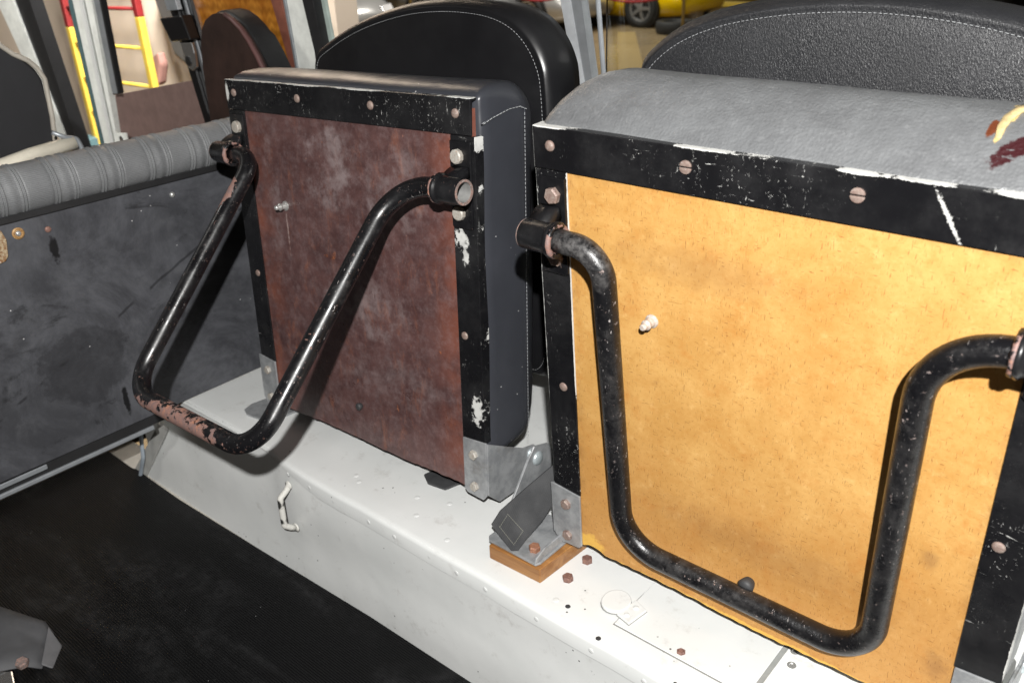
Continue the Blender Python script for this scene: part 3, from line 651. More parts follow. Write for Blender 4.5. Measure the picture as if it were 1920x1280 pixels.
bm = nb(); stitches(bm, [(.2146, .0705, z * .01 + .05) for z in range(0, 38)], .0042, .0027, .00030); stitches(bm, [(0.2153, .071, .4235), (0.2156, .062, .4265), (0.2155, .045, .4255), (0.2151, .020, .4195), (0.2144, .008, .4150)], .0048, .0034, .0004)
o = obj('stitching', bm, STITCH, ca)
bm = nb(); tube(bm, fillet([(.2132, .006, .4150), (.2138, .022, .4200), (.2143, .045, .4260), (.2143, .062, .4270), (.2140, .071, .4240), (.2137, .0722, .41)], .004, 4), .0009, 6); obj('seam', bm, NAVY, ca, smooth=True)
cb = cushion(seatB, [(-.2105, .2085, .05, .4390, .0040, .010), (-.2130, .2100, .05, .4425, .009, .014), (-.2150, .2115, .049, .4515, .018, .022), (-.2160, .2120, .048, .4610, .031, .030), (-.2155, .2115, .050, .4690, .047, .037), (-.213, .209, .055, .4735, .062, .043), (-.208, .204, .062, .4740, .077, .048), (-.199, .195, .075, .4695, .093, .052), (-.184, .180, .095, .457, .108, .052), (-.160, .158, .12, .435, .118, .05)], GREYV, .012)

bm = nb(); fp = [(.1290, .0335, .4622), (.1282, .041, .4662), (.1290, .050, .4702), (.1325, .060, .4735), (.140, .067, .4748), (.150, .070, .4748)]
vs = []
for i, p in enumerate(fp):
    d = (Vector(fp[min(i + 1, 5)]) - Vector(fp[max(i - 1, 0)])).normalized(); sd = d.cross(Vector((0, -.45, .9))).normalized(); p = Vector(p); w_ = (.0016, .0024, .0028, .0026, .0030, .0026)[i]
    vs.append([bm.verts.new(q) for q in (p - sd * w_ + Vector((0, 0, .0012)), p + Vector((0, 0, .0006)), p + sd * w_ + Vector((0, -.0004, .0016)), p + sd * w_ - Vector((0, 0, .001)), p - Vector((0, 0, .002)), p - sd * w_ - Vector((0, 0, .001)))])
for a_, b_ in zip(vs, vs[1:]):
    for i in range(6): bm.faces.new((a_[i], a_[(i + 1) % 6], b_[(i + 1) % 6], b_[i]))
bm.faces.new(vs[0][::-1]); bm.faces.new(vs[-1]); o = obj('peeled_flap', bm, plain('cream_backing_cloth', (.48, .37, .18), .8, 0, .25, 120, .5), cb, smooth=True); o['label'] = 'peeling cream flap of torn vinyl'

# ------------------------------------------------------------------ backrests
def backrest(label, cx, outline, mat, depth, st_mat, in_w=.0, y0=.15, tilt=0.0, bulge=.012):
    """outline: list of (x, z) counter-clockwise seen from the aisle; stitched edge runs round the face"""
    b = empty('backrest', (cx, y0, .30)); tag(b, label, 'backrest', 'padded backrests fixed along the body side')
    cz = .20; bm = nb()
    def ring(s, y): return [(x * s[0], y, cz + (z - cz) * s[1]) for x, z in outline]
    sc = lambda d: (1 + d / .2, 1 + d / .21)
    rings = [ring(sc(-.12), -.003 - bulge), ring(sc(-.06), -.002 - bulge * .8), ring(sc(-.02), -.001 - bulge * .3), ring(sc(-.006), .0), ring(sc(-.0012), .0012), ring(sc(.000), .0005), ring(sc(.0022), .0016), ring(sc(.0065), .008), ring(sc(.0088), .02), ring(sc(.0085), depth * .6), ring(sc(.004), depth * .9), ring(sc(-.012), depth)]
    loft(bm, rings); pad = obj('pad', bm, mat, b, smooth=True)
    bm = nb(); stitches(bm, [(x * sc(-.0035)[0], -.0006, cz + (z - cz) * sc(-.0035)[1]) for x, z in outline + outline[:1]], .0042, .0024, .00026); obj('stitching', bm, st_mat, b)
    bm = nb(); box(bm, -.13, .13, depth, depth + .02, .05, .35, .003); obj('mounting_plate', bm, GALV, b)
    return b
cxA = .279
rawA = [(.0855, .6546), (.1100, .6680), (.1459, .6844), (.1780, .6965), (.2101, .7060), (.2480, .7150), (.2864, .7217), (.3382, .7255), (.3863, .7237), (.4120, .7190), (.4312, .7119), (.4470, .7010), (.4594, .6865), (.4670, .6720), (.4716, .6576), (.4745, .6017), (.4748, .5118), (.4720, .3500), (.4690, .322), (.4610, .3060), (.4480, .2990), (.279, .2960), (.11, .2990), (.097, .306), (.089, .322), (.0850, .35), (.082, .45), (.0815, .55), (.0820, .62)]
def smooth_loop(p, it=2):
    for _ in range(it):
        q = []
        for i in range(len(p)):
            a, b = p[i], p[(i + 1) % len(p)]; q += [(a[0] * .75 + b[0] * .25, a[1] * .75 + b[1] * .25), (a[0] * .25 + b[0] * .75, a[1] * .25 + b[1] * .75)]
        p = q
    return p
oa = smooth_loop([(x - cxA, z - .30) for x, z in rawA][::-1])
backrest('smooth black vinyl backrest with arched top behind the maroon board seat', cxA, oa, BLACKV, .066, STITCH)
half = [(-.2100, .08), (-.2110, .22), (-.2100, .32), (-.2063, .3747), (-.1937, .3903), (-.1686, .4083), (-.1366, .4213), (-.1011, .4301), (-.0537, .4371), (0, .4400)]
ob = half + [(-x, z) for x, z in half[:-1][::-1]] + [(.205, .03), (.19, .004), (0, -.002), (-.19, .004), (-.205, .03)]
backrest('grained black vinyl backrest behind the grey cushion', .800, smooth_loop(ob[::-1]), GRAINV, .066, STITCH, bulge=.006)

# ------------------------------------------------------------------ hinge pedestal between the seats
bm = nb(); slab(bm, [(.5436, -.0490, .1872), (.6124, -.0465, .1872), (.617, .030, .1872), (.545, .030, .1872)], (0, 0, .0180), .0012)
o = obj('wood_block', bm, BLOCKW); tag(o, 'stained wooden block under the hinge foot on the white box', 'block')
hf = empty('hinge_foot', (.57, 0, .2055)); tag(hf, 'galvanised steel hinge foot bolted on the wooden block', 'bracket')
fo = lambda x, y, z: (x - .57, y, z - .2055)
bm = nb(); slab(bm, [fo(*p) for p in ((.536, -.040, .2057), (.541, -.0455, .2057), (.606, -.0455, .2057), (.6085, -.040, .2057), (.609, .03, .2057), (.536, .03, .2057))], (0, 0, .003), .0009); obj('base_plate', bm, GALV, hf)
bm = nb(); slab(bm, [fo(*p) for p in ((.6065, -.046, .2090), (.6065, .028, .2090), (.6065, .028, .2200), (.6065, -.030, .2200), (.6065, -.044, .2150))], (-.0028, 0, 0), .0009); obj('side_flange', bm, GALV, hf)
bm = nb(); slab(bm, [fo(*p) for p in ((.528, -.005, .2090), (.528, .098, .2090), (.528, .100, .228), (.528, .072, .268), (.528, .048, .276), (.528, .036, .262))], (.003, 0, 0), .001); obj('lug', bm, GALV, hf)
bm = nb(); slab(bm, [fo(*p) for p in ((.545, .104, .2060), (.612, .104, .2060), (.612, .104, .33), (.600, .104, .372), (.556, .104, .368), (.545, .104, .30))], (0, .003, 0), .001); obj('back_plate', bm, GALV, hf)
obj('bolt', hexbolt(.0064, .006, fo(.5905, -.028, .2087), (0, 0, 1), 6, .4), m_rust('orange_rust_bolt', (.34, .15, .08), (.25, .12, .08), (.42, .28, .2)), hf)
obj('pin', dome(.0085, .004, fo(.5308, .0525, .258), (1, 0, 0)), plain('zinc_pin', (.50, .56, .58), .35, .5), hf, smooth=True)
# webbing strap
bm = nb(); rows = []
ctr = [((.5475, -.047, .2335), (.5755, -.043, .2035)), ((.5515, -.037, .2470), (.580, -.030, .218)), ((.566, -.008, .268), (.588, -.010, .2365)), ((.581, .018, .288), (.592, .006, .2545)), ((.583, .030, .318), (.598, .024, .286)), ((.580, .045, .352), (.602, .044, .330))]
for a, b in ctr:
    a = Vector(a); b = Vector(b); rows.append((a, b))
nrm = Vector((.62, -.70, .34)).normalized() * .0016
vs = []
for a, b in rows:
    m_ = (a + b) / 2
    vs.append([bm.verts.new(p) for p in (a + nrm, m_ + nrm * 1.25, b + nrm, b - nrm, m_ - nrm, a - nrm)])
for p, q in zip(vs, vs[1:]):
    for i in range(6): bm.faces.new((p[i], p[(i + 1) % 6], q[(i + 1) % 6], q[i]))
bm.faces.new(vs[0][::-1]); bm.faces.new(vs[-1])
sp = obj('webbing_strap', bm, WEB); tag(sp, 'dark grey webbing strap hanging over the hinge foot between the seats', 'strap')
a0, b0 = rows[0]; a1, b1 = rows[1]
def sq(u, v): return a0.lerp(b0, u).lerp(a1.lerp(b1, u), v) + nrm * 1.5
bm = nb(); loop = [sq(.22, .35), sq(.80, .35), sq(.80, 1.25), sq(.22, 1.25), sq(.22, .35)]
stitches(bm, loop, .0026, .0021, .00035); obj('stitching', bm, plain('straw_thread', (.16, .16, .135), .8), sp)
# dark strap end showing under the maroon seat, hinge foot of its far end
bm = nb(); slab(bm, [(.375, .016, .1875), (.392, .006, .1875), (.418, .010, .1875), (.43, .05, .1875), (.38, .05, .1875)], (0, 0, .003), .001); o = obj('strap_end', bm, WEB); tag(o, 'dark strap end lying on the white box under the maroon seat', 'strap')
bm = nb(); slab(bm, [(.045, -.012, .1875), (.05, -.028, .1875), (.066, -.034, .1875), (.11, -.026, .1875), (.115, .02, .1875), (.05, .02, .1875)], (0, 0, .003), .001); slab(bm, [(.070, .0, .1905), (.070, .085, .1905), (.070, .078, .25), (.070, .06, .25)], (-.003, 0, 0), .0008)
o = obj('hinge_foot', bm, GALV); tag(o, 'grey steel hinge foot on the box beside the black bulkhead board', 'bracket')

# ------------------------------------------------------------------ strap and buckle lying at the edge of the mat
bk = empty('seat_belt_end', (.04, -.39, .0055)); tag(bk, 'crumpled grey belt end with metal buckle lying on the rubber mat', 'belt')
bo = lambda x, y, z: Vector((x - .04, y + .39, z - .0055))
bm = nb()
pr0 = [((-.05, -.40, .03), (.045, -.50, .012)), ((-.02, -.385, .04), (.06, -.46, .02)), ((.012, -.368, .037), (.074, -.425, .022)), ((.040, -.352, .024), (.086, -.398, .018)), ((.052, -.350, .008), (.094, -.385, .007))]
vs = []
for a, b in pr0:
    a, b = bo(*a), bo(*b); row = []
    for i in range(7):
        p = a.lerp(b, i / 6); p.z += .004 * math.sin(i * 1.9 + a.x * 60); row.append(p)
    vs.append([bm.verts.new(p + Vector((0, 0, .0012))) for p in row] + [bm.verts.new(p - Vector((0, 0, .0012))) for p in row[::-1]])
for p, q in zip(vs, vs[1:]):
    for i in range(14): bm.faces.new((p[i], p[(i + 1) % 14], q[(i + 1) % 14], q[i]))
bm.faces.new(vs[0][::-1]); bm.faces.new(vs[-1]); obj('webbing', bm, plain('grey_belt_webbing', (.06, .061, .065), .7), bk, smooth=True)
bm = nb(); slab(bm, [bo(.046, -.352, .018), bo(.094, -.384, .010), bo(.104, -.376, .003), bo(.076, -.352, .004)], (0, 0, .003), .0012); obj('folded_tab', bm, plain('pale_grey_tab', (.11, .11, .115), .6), bk)
bm = nb(); slab(bm, [bo(.062, -.432, .012), bo(.083, -.412, .012), bo(.112, -.420, .012), bo(.118, -.438, .012), bo(.082, -.446, .012)], (0, 0, .006), .002); obj('buckle', bm, CHROME, bk)
obj('bolt', hexbolt(.0075, .008, bo(.083, -.400, .0175), (.2, -.1, 1)), PINKRUST, bk)
obj('bolt', hexbolt(.0055, .006, bo(.020, -.405, .036), (.1, -.2, 1)), STEELSILVER, bk)

# ------------------------------------------------------------------ body side to the left: pillars, door, trim
Y0 = .32
def sidepart(name, pts, depth, mat, label, cat, yy=Y0, bev=.0015):
    bm = nb(); slab(bm, [(x, yy, z) for x, z in pts], (0, depth, 0), bev); o = obj(name, bm, mat)
    if label: tag(o, label, cat)
    return o
wp = sidepart('wooden_bulkhead', [(-.49, .76), (-.428, .46), (-.205, .46), (-.205, .60), (-.250, .76)], .012, VARN, 'varnished orange-brown wood panel behind the rounded brown board', 'panel')
o = sidepart('trim', [(-.250, .76), (-.205, .60), (-.205, .46), (-.188, .46), (-.190, .60), (-.215, .76)], .012, REDTRIM, None, None, Y0 - .002); o.parent = wp
pw = empty('window_pillar', (-.16, Y0, .46)); tag(pw, 'white window pillar with black rubber seal beside the varnished wood panel', 'pillar')
def pp(name, pts, depth, mat, par, yy=Y0, bev=.001):
    bm = nb(); L = par.location; slab(bm, [(x - L.x, yy - L.y, z - L.z) for x, z in pts], (0, depth, 0), bev); return obj(name, bm, mat, par)
pp('post', [(-.198, .76), (-.1865, .60), (-.186, .46), (-.138, .46), (-.138, .61), (-.152, .76)], .03, PALEGREY, pw)
pp('grey_edge', [(-.204, .76), (-.192, .60), (-.192, .46), (-.1867, .46), (-.1872, .60), (-.1985, .76)], .02, GREYALU, pw, Y0 - .003)
pp('rubber_seal', [(-.158, .76), (-.132, .63), (-.130, .46), (-.112, .46), (-.113, .64), (-.128, .76)], .02, RUBBER, pw, Y0 - .004)
pp('glass_edge', [(-.1275, .76), (-.1125, .64), (-.112, .46), (-.104, .46), (-.104, .64), (-.117, .76)], .006, plain('pale_green_edge', (.42, .50, .46), .25), pw, Y0 + .012)
# arched board of the forward seat
rb = empty('rounded_board', (-.25, .24, .46)); tag(rb, 'dark brown round-topped board with black rubber edge beside the wood panel', 'board')
arc = [(-.360, .46), (-.354, .52), (-.348, .60), (-.338, .650), (-.314, .677), (-.286, .688), (-.255, .690), (-.215, .672), (-.183, .634), (-.158, .595), (-.147, .554), (-.143, .50), (-.143, .46)]
arc = [(-.360, .46), (-.354, .52), (-.348, .60), (-.342, .635), (-.330, .662), (-.314, .678), (-.290, .688), (-.272, .691), (-.252, .689), (-.232, .681), (-.213, .669), (-.196, .652), (-.180, .630), (-.166, .606), (-.156, .58), (-.148, .553), (-.143, .52), (-.141, .46)]
bm = nb(); slab(bm, [(x + .25, 0, z - .46) for x, z in arc], (0, .008, 0)); obj('face', bm, BROWNBOARD, rb)
bm = nb(); slab(bm, [((x + .25) * 1.035, .0085, (z - .46) * 1.015) for x, z in arc], (0, .040, 0), .006); obj('padding', bm, RUBBER, rb, angle=60)
bm = nb(); tube(bm, [(x + .25, -.0005, z - .46) for x, z in arc[8:]], .0045, 8); obj('worn_edge', bm, plain('worn_red_edge', (.10, .045, .042), .5), rb, smooth=True)
# black door channel and latch
dc = empty('door_channel', (-.47, Y0 - .01, .40)); tag(dc, 'black upright door channel with a box latch on it', 'channel')
pp('channel', [(-.560, .76), (-.489, .46), (-.48, .40), (-.462, .40), (-.470, .46), (-.53, .76)], .02, BLACKP, dc, Y0 - .012)
pp('channel_face', [(-.528, .76), (-.4685, .46), (-.460, .40), (-.424, .40), (-.430, .47), (-.488, .76)], .014, BLACKP, dc, Y0 - .006)
pp('channel_lip', [(-.505, .76), (-.452, .46), (-.447, .40), (-.441, .40), (-.444, .46), (-.496, .76)], .004, GREYALU, dc, Y0 - .0105)
pp('upper_strip', [(-.545, .76), (-.530, .68), (-.492, .683), (-.505, .76)], .01, GREYALU, dc, Y0 - .024)
bm = nb(); L = dc.location; slab(bm, [(x - L.x, .285 - L.y, z - L.z) for x, z in ((-.545, .668), (-.520, .628), (-.452, .634), (-.468, .676))], (0, .022, 0), .003); obj('latch_box', bm, BLACKP, dc)
bm = nb(); slab(bm, [(x - L.x, .290 - L.y, z - L.z) for x, z in ((-.497, .627), (-.492, .60), (-.483, .582), (-.470, .578), (-.458, .586), (-.455, .61), (-.458, .6295))], (0, .008, 0), .002); obj('catch', bm, CHROME, dc)
bm = nb(); revolve(bm, [(.009, 0), (.0085, .002), (.004, .0025), (0, .0025)], 16, (-.478 - L.x, .290 - L.y, .596 - L.z), (0, -1, 0)); obj('keyhole', bm, DARK, dc)
# front door
fd = empty('front_door', (-.9, Y0, .36)); tag(fd, 'front door with brown trim, grey window channel and pale painted pillar', 'door')
pp('trim_panel', [(-.872, .494), (-.905, .30), (-.505, .30), (-.512, .556)], .012, BROWNTRIM, fd, Y0 + .004)
pp('pillar', [(-.990, .80), (-.965, .687), (-.972, .30), (-.90, .30), (-.905, .371), (-.870, .689), (-.868, .80)], .03, PALEGREY, fd)
pp('pillar_rib', [(-.930, .80), (-.915, .687), (-.932, .30), (-.921, .30), (-.902, .687), (-.915, .80)], .004, WHITE, fd, Y0 - .006)
pp('pillar_edge', [(-.993, .80), (-.970, .687), (-.986, .30), (-.976, .30), (-.9585, .687), (-.98, .80)], .02, TEALP, fd, Y0 - .004)
pp('window_channel', [(-.86, .80), (-.854, .689), (-.868, .498), (-.842, .500), (-.828, .69), (-.83, .80)], .012, GREYALU, fd, Y0 - .003)
pp('channel_rubber', [(-.8275, .80), (-.8275, .69), (-.8415, .500), (-.834, .502), (-.820, .69), (-.82, .80)], .012, RUBBER, fd, Y0 - .004)
pp('bracket', [(-.889, .411), (-.890, .377), (-.842, .385), (-.842, .416)], .004, PALEGREY, fd, Y0 - .006)
L = fd.location; obj('screw', revolve(nb(), [(.009, 0), (.009, .002), (.004, .003), (0, .002)], 16, (-.865 - L.x, -.006, .399 - L.z), (0, -1, 0)), CHROME, fd)
# slanting seal and pale pillar in front of it
sidepart('door_seal', [(-1.281, .77), (-1.256, .68), (-1.154, .326), (-1.148, .30), (-1.100, .30), (-1.109, .334), (-1.176, .682), (-1.195, .77)], .03, RUBBER, 'thick slanting black rubber door seal beside the pale pillar', 'seal')
sidepart('door_pillar', [(-1.385, .77), (-1.36, .68), (-1.205, .375), (-1.195, .30), (-1.1585, .30), (-1.164, .377), (-1.258, .68), (-1.283, .77)], .03, PALEGREY, 'pale slanting door pillar behind the black front seat', 'pillar', Y0 - .004)
# front seat, seen from behind
fs = empty('front_seat', (-.25, -.16, .40)); tag(fs, 'black front seat back with pale piping above the padded roll', 'seat')
pts = [(-.40, .40), (-.085, .40), (-.087, .537), (-.080, .587), (-.077, .637), (-.083, .652), (-.092, .663), (-.109, .674), (-.121, .686), (-.132, .705), (-.17, .73), (-.40, .75)]
bm = nb(); slab(bm, [(.03, y + .16, z - .40) for y, z in pts], (-.06, 0, 0), .004); obj('back', bm, FSEAT, fs)
bm = nb(); tube(bm, [(.031, y + .162, z - .40 + .001) for y, z in pts[1:]], .0035, 8); obj('piping', bm, PIPING, fs, smooth=True)
br = empty('grab_rail', (-.17, -.3, .53)); tag(br, 'beige painted tubular rail behind the padded roll', 'rail')
bm = nb(); tube(bm, fillet([(-.17, -.42, .505), (-.17, -.20, .543), (-.17, -.136, .553), (-.17, -.078, .558)], .05, 6), .0098, 16); bb = obj('rail', bm, BEIGEBAR, br, smooth=True); bb.matrix_parent_inverse = Matrix.Translation((.17, .3, -.53))
bm = nb(); tube(bm, fillet([(-.168, -.104, .577), (-.168, -.088, .567), (-.168, -.074, .563), (-.168, -.070, .548), (-.168, -.082, .533)], .006, 4), .0035, 6); bb = obj('clamp', bm, GREYALU, br, smooth=True); bb.matrix_parent_inverse = Matrix.Translation((.17, .3, -.53))
for y in (-.153, -.125): bb = obj('stub', revolve(nb(), [(.0035, 0), (.0035, .012), (.0045, .013), (.0045, .016), (0, .016)], 10, (-.165, y, .543), (0, 0, -1)), BEIGEBAR, br); bb.matrix_parent_inverse = Matrix.Translation((.17, .3, -.53))

# window bars and side glass between the backrests
def wpost(name, pts, depth, mat, label, yy=.30):
    return sidepart(name, pts, depth, mat, label, 'bar', yy, .0008)
wpost('window_post', [(.372, .76), (.380, .722), (.403, .62), (.4135, .52), (.4265, .52), (.4165, .625), (.395, .722), (.388, .76)], .016, plain('bright_aluminium', (.50, .52, .54), .35, .35), 'bright aluminium window post between the two backrests')
wpost('window_channel', [(.3885, .76), (.3955, .722), (.417, .625), (.427, .52), (.436, .52), (.428, .625), (.4105, .722), (.405, .76)], .014, plain('dull_aluminium', (.20, .21, .22), .45, .3), 'dull grey window channel against the bright aluminium post', .301)
bm = nb(); tube(bm, [(.429, .305, .76), (.432, .305, .722), (.441, .305, .639), (.452, .305, .50)], .0032, 10); o = obj('window_bar', bm, GREYALU); tag(o, 'thin round grey bar standing just behind the side window', 'bar')
g = G('window_glass'); t = g.t; tr = g.n('ShaderNodeBsdfTransparent'); tr.inputs[0].default_value = (.93, .95, .94, 1); gl = g.n('ShaderNodeBsdfGlossy'); gl.inputs['Roughness'].default_value = .04
fr = g.n('ShaderNodeFresnel'); fr.inputs[0].default_value = 1.45; mxs = g.n('ShaderNodeMixShader'); t.links.new(fr.outputs[0], mxs.inputs[0]); t.links.new(tr.outputs[0], mxs.inputs[1]); t.links.new(gl.outputs[0], mxs.inputs[2]); t.links.new(mxs.outputs[0], t.nodes['Material Output'].inputs[0])
bm = nb(); box(bm, .43, 1.5, .325, .328, .48, 1.05); o = obj('window_glass', bm, g.m); tag(o, 'clear side window pane behind the backrests', 'glass')

# ------------------------------------------------------------------ garage beyond
S_(obj('ground', bx(-40, 30, -5, 45, -1.13, -1.10), CONC), 'tan polished concrete floor of the garage')
o = obj('garage_wall', bx(-6.5, -1.00, 1.06, 1.14, -1.1, 2.9), CREAM); tag(o, 'cream painted garage wall behind the ladder', 'wall')
o = obj('garage_wall', bx(-40, 30, 30, 30.2, -1.1, 4), plain('dark_far_wall', (.05, .05, .048), .8)); tag(o, 'dark far wall of the garage beyond the cars', 'wall')
ld = empty('ladder', (-2.2, .95, -1.1)); tag(ld, 'red and yellow ladder standing against the cream wall', 'ladder')
for x, zs in ((-2.46, .50), (-1.92, .555)):
    for name, z0, z1, mt in (('rail', -1.05, zs, YELP), ('rail', zs, 2.2, REDP)):
        obj(name, bx(x + 2.2 - .014, x + 2.2 + .014, .0, .024, z0 + 1.1, z1 + 1.1, .003), mt, ld)
z = -.84; i = 0
while z < 1.6:
    bm = nb(); tube(bm, [(-.25, .014, z + 1.1), (.27, .014, z + 1.1 + .012)], .0065, 10); obj('rung', bm, YELP if z < .5 else REDP, ld, smooth=True); z += .128
tb = empty('teal_stand', (-2.5, .9, -.05)); tag(tb, 'dark teal clamp stand at the foot of the ladder', 'stand')
obj('head', bx(-.045, .055, 0, .06, .055, .14, .006), TEALP, tb); obj('bar', bx(-.22, .09, .01, .05, -.01, .032, .005), TEALP, tb); obj('knob', revolve(nb(), [(.02, 0), (.024, .02), (.018, .045), (0, .05)], 14, (.075, .0, .045), (0, -1, 0)), plain('cream_knob', (.6, .48, .3), .5), tb, smooth=True)
bm = nb(); slab(bm, [(-1.955, .99, .405), (-1.93, .985, .425), (-1.885, .98, .44), (-1.873, .98, .40), (-1.895, .97, .335), (-1.925, .97, .325), (-1.965, .985, .36)], (0, .03, 0), .008); o = obj('red_blur', bm, plain('faded_red_blur', (.24, .12, .095), .85)); tag(o, 'faded red slab standing in for a reflection in front of the cream wall', 'blur')  # made-up slab standing in for a reddish blur, taken for a reflection
bm = nb(); slab(bm, [(-1.84, .98, .75), (-1.835, .98, .60), (-1.78, .98, .44), (-1.70, .98, .405), (-1.60, .98, .42), (-1.55, .98, .75)], (0, .06, 0), .01); o = obj('dark_cabinet', bm, plain('dark_grey_cabinet', (.07, .066, .06), .6)); tag(o, 'dark grey box hung on the cream wall behind the black latch', 'box')
bm = nb(); slab(bm, [(-5.568, 9.232, -1.099), (-5.261, 9.392, -1.099), (-7.85, 13.1, -1.099), (-8.12, 12.95, -1.099)], (0, 0, .002)); o = obj('floor_tape', bm, TAPE); tag(o, 'faded yellow tape line on the concrete floor', 'tape line')

def car(name, label, loc, rz, paint, L=4.3, W=1.85, lights='front', wheel_skip=()):
    c = empty(name, (0, 0, 0)); c.location = loc; c.rotation_euler = (0, 0, rz); tag(c, label, 'car')
    # body: lengthwise stations (x, half width, sill z, bonnet/deck z, nose rounding)
    stn = [(-.50, .62, .34, .62), (-.485, .80, .24, .72), (-.44, .88, .19, .78), (-.36, .91, .17, .82), (-.22, .92, .16, .84), (0, .92, .16, .84), (.20, .92, .16, .83), (.34, .91, .17, .79), (.42, .87, .19, .70), (.475, .76, .22, .60), (.50, .58, .28, .52)]
    rings = []
    for t, hw, zs, zd in stn:
        x = t * L; q = W / 1.85; zm = (zs + zd) / 2
        rings.append([(x, sg * a * hw * q, z) for sg, a, z in ((-1, .80, zs), (-1, .95, zs + .08), (-1, 1.0, zm), (-1, .97, zd - .12), (-1, .86, zd - .02), (-1, .4, zd + .02), (1, .4, zd + .02), (1, .86, zd - .02), (1, .97, zd - .12), (1, 1.0, zm), (1, .95, zs + .08), (1, .80, zs))])
    bm = nb(); loft(bm, rings); obj('body', bm, paint, c, smooth=True)
    rings = [[(x * L, sg * y * W / 2, z) for sg, y, z in ((-1, b, .80), (-1, b * .8, zt), (1, b * .8, zt), (1, b, .80))] for x, b, zt in ((-.40, .70, .84), (-.22, .80, 1.22), (-.02, .80, 1.28), (.08, .80, 1.22), (.26, .78, .84))]
    bm = nb(); loft(bm, rings); obj('cabin', bm, GLASSD, c, smooth=False)
    for sx in (-.31, .31):
        for sy in (-1, 1):
            x = sx * L; y = sy * (W / 2 - .06)
            ar = nb(); revolve(ar, [(0, -.02), (.37, -.02), (.37, .068), (0, .068)], 28, (x, y, .34), (0, sy, 0)); obj('wheel_arch', ar, DARK, c)
            if (sx, sy) in wheel_skip: continue
            tb_ = nb(); revolve(tb_, [(.21, .0), (.30, -.01), (.335, .01), (.335, .07), (.315, .10), (.25, .105), (.225, .09)], 30, (x, y, .335), (0, sy, 0)); ty = obj('tyre', tb_, TYRE, c, smooth=True)
            rm = nb(); revolve(rm, [(.225, .06), (.225, .095), (.20, .09), (.19, .06)], 28, (x, y, .335), (0, sy, 0))
            for k in range(5):
                a = k * 2 * math.pi / 5; d = Vector((math.cos(a), 0, math.sin(a))); p = Vector((-d.z, 0, d.x)) * .028; o_ = Vector((x, y + sy * .072, .335))
                slab(rm, [o_ + d * .03 - p * 1.2, o_ + d * .2 - p * .8, o_ + d * .2 + p * .8, o_ + d * .03 + p * 1.2], (0, sy * .02, 0))
            revolve(rm, [(.05, .06), (.05, .098), (0, .10)], 14, (x, y, .335), (0, sy, 0)); obj('rim', rm, RIM, c)
    for sy in (-1, 1):
        bm = nb(); slab(bm, [(.478 * L, sy * .42 * W, .52), (.492 * L, sy * .30 * W, .51), (.470 * L, sy * .29 * W, .62), (.448 * L, sy * .42 * W, .645)], (.02, sy * .01, .015), .006); obj('headlight', bm, LAMP, c)
        bm = nb(); slab(bm, [(-.489 * L, sy * .40 * W, .55), (-.492 * L, sy * .24 * W, .55), (-.490 * L, sy * .24 * W, .66), (-.485 * L, sy * .40 * W, .66)], (-.03, 0, 0), .006); obj('tail_light', bm, TAIL, c)
    bm = nb(); box(bm, .455 * L, .488 * L, -.26 * W, .26 * W, .24, .36, .01); obj('grille', bm, DARK, c)
    return c
car('parked_car', 'silver car with bright headlights standing next to the yellow car', (-10.75, 12.9, -1.1), R(2), SILVER)
car('parked_car', 'yellow car with dark alloy wheels parked behind the silver cars', (-9.35, 14.6, -1.1), R(-3), YELCAR)
car('parked_car', 'silver car parked by the end of the cream wall', (-12.9, 9.8, -1.1), R(-14), SILVER)
car('parked_car', 'dark car with glowing red tail lights far behind the grained backrest', (-3.1, 20.6, -1.1), R(82), plain('black_car_paint', (.012, .012, .014), .2))
tl = nb()
revolve(tl, [(.20, 0), (.31, -.005), (.335, .03), (.335, .17), (.31, .20), (.20, .195), (.195, .1)], 32, (0, 0, 0), (0, 0, 1)); revolve(tl, [(.20, 0), (.195, .1)], 32, (0, 0, 0), (0, 0, 1))
o = obj('loose_tyre', tl, TYRE, smooth=True); o.location = (-7.1, 13.2, -1.093); tag(o, 'loose black tyre lying on the floor by the yellow car', 'tyre')
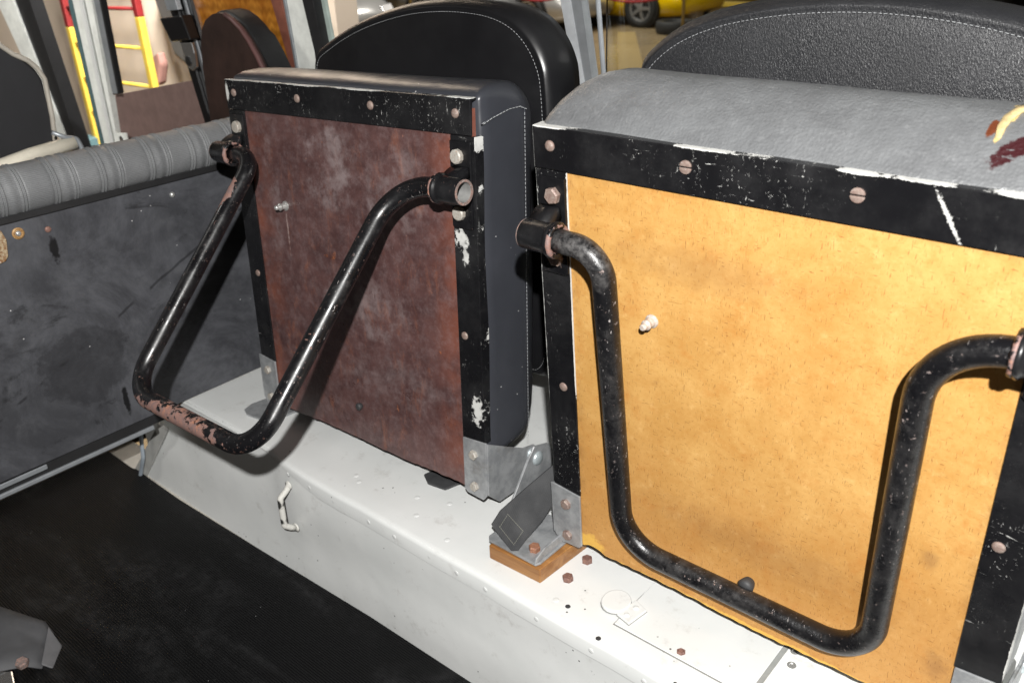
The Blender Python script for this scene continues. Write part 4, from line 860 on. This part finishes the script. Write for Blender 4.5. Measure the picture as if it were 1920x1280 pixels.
# yellow lift post and engine hoist
lp = empty('lift_post', (-7.55, 14.6, -1.1)); tag(lp, 'yellow steel lift post standing by the yellow car', 'post'); obj('column', bx(-.13, .13, -.13, .13, .02, 2.6, .01), YELP, lp); obj('base', bx(-.22, .22, -.22, .22, 0, .02, .004), YELP, lp)
eh = empty('engine_hoist', (-8.1, 17.0, -1.1)); tag(eh, 'yellow engine hoist on wheels behind the yellow lift post', 'hoist')
obj('leg', bx(-.8, .75, -.5, -.42, .10, .2, .01), YELP, eh); obj('leg', bx(-.8, .75, .42, .5, .10, .2, .01), YELP, eh); obj('mast', bx(-.8, -.68, -.5, .5, .1, 1.4, .01), YELP, eh); obj('ram', bx(-.6, .6, -.1, .1, .3, .62, .03), YELP, eh)
for x in (-.7, .65):
    for y in (-.46, .46): obj('caster', revolve(nb(), [(0, -.02), (.05, -.02), (.05, .02), (0, .02)], 16, (x, y, .05), (0, 1, 0)), DARK, eh)
o = obj('white_column', bx(-4.65, -4.2, 18.6, 19.0, -1.1, 3.0, .02), plain('white_column_paint', (.5, .48, .43), .6)); tag(o, 'pale column at the back of the garage', 'column')
# rope barrier
posts = [(-11.3, 11.0), (-9.6, 11.4), (-7.9, 11.6), (-6.2, 11.9)]
for i, (x, y) in enumerate(posts):
    b = empty('barrier_post', (x, y, -1.1)); tag(b, 'slim brass barrier post holding the red rope', 'post', 'rope barrier posts')
    obj('stem', revolve(nb(), [(.025, .02), (.025, .92), (.035, .93), (.035, .97), (0, .99)], 14, (0, 0, 0), (0, 0, 1)), GOLD, b, smooth=False); obj('base', revolve(nb(), [(.16, 0), (.16, .012), (.03, .03), (0, .03)], 20, (0, 0, 0), (0, 0, 1)), GOLD, b)
    if i:
        x0, y0 = posts[i - 1]; bm = nb()
        tube(bm, [(x0 + (x - x0) * t / 12, y0 + (y - y0) * t / 12, -.25 - .22 * 4 * (t / 12) * (1 - t / 12)) for t in range(13)], .022, 8); o = obj('barrier_rope', bm, ROPE, smooth=True); tag(o, 'sagging dark red rope slung between brass barrier posts', 'rope', 'barrier ropes')
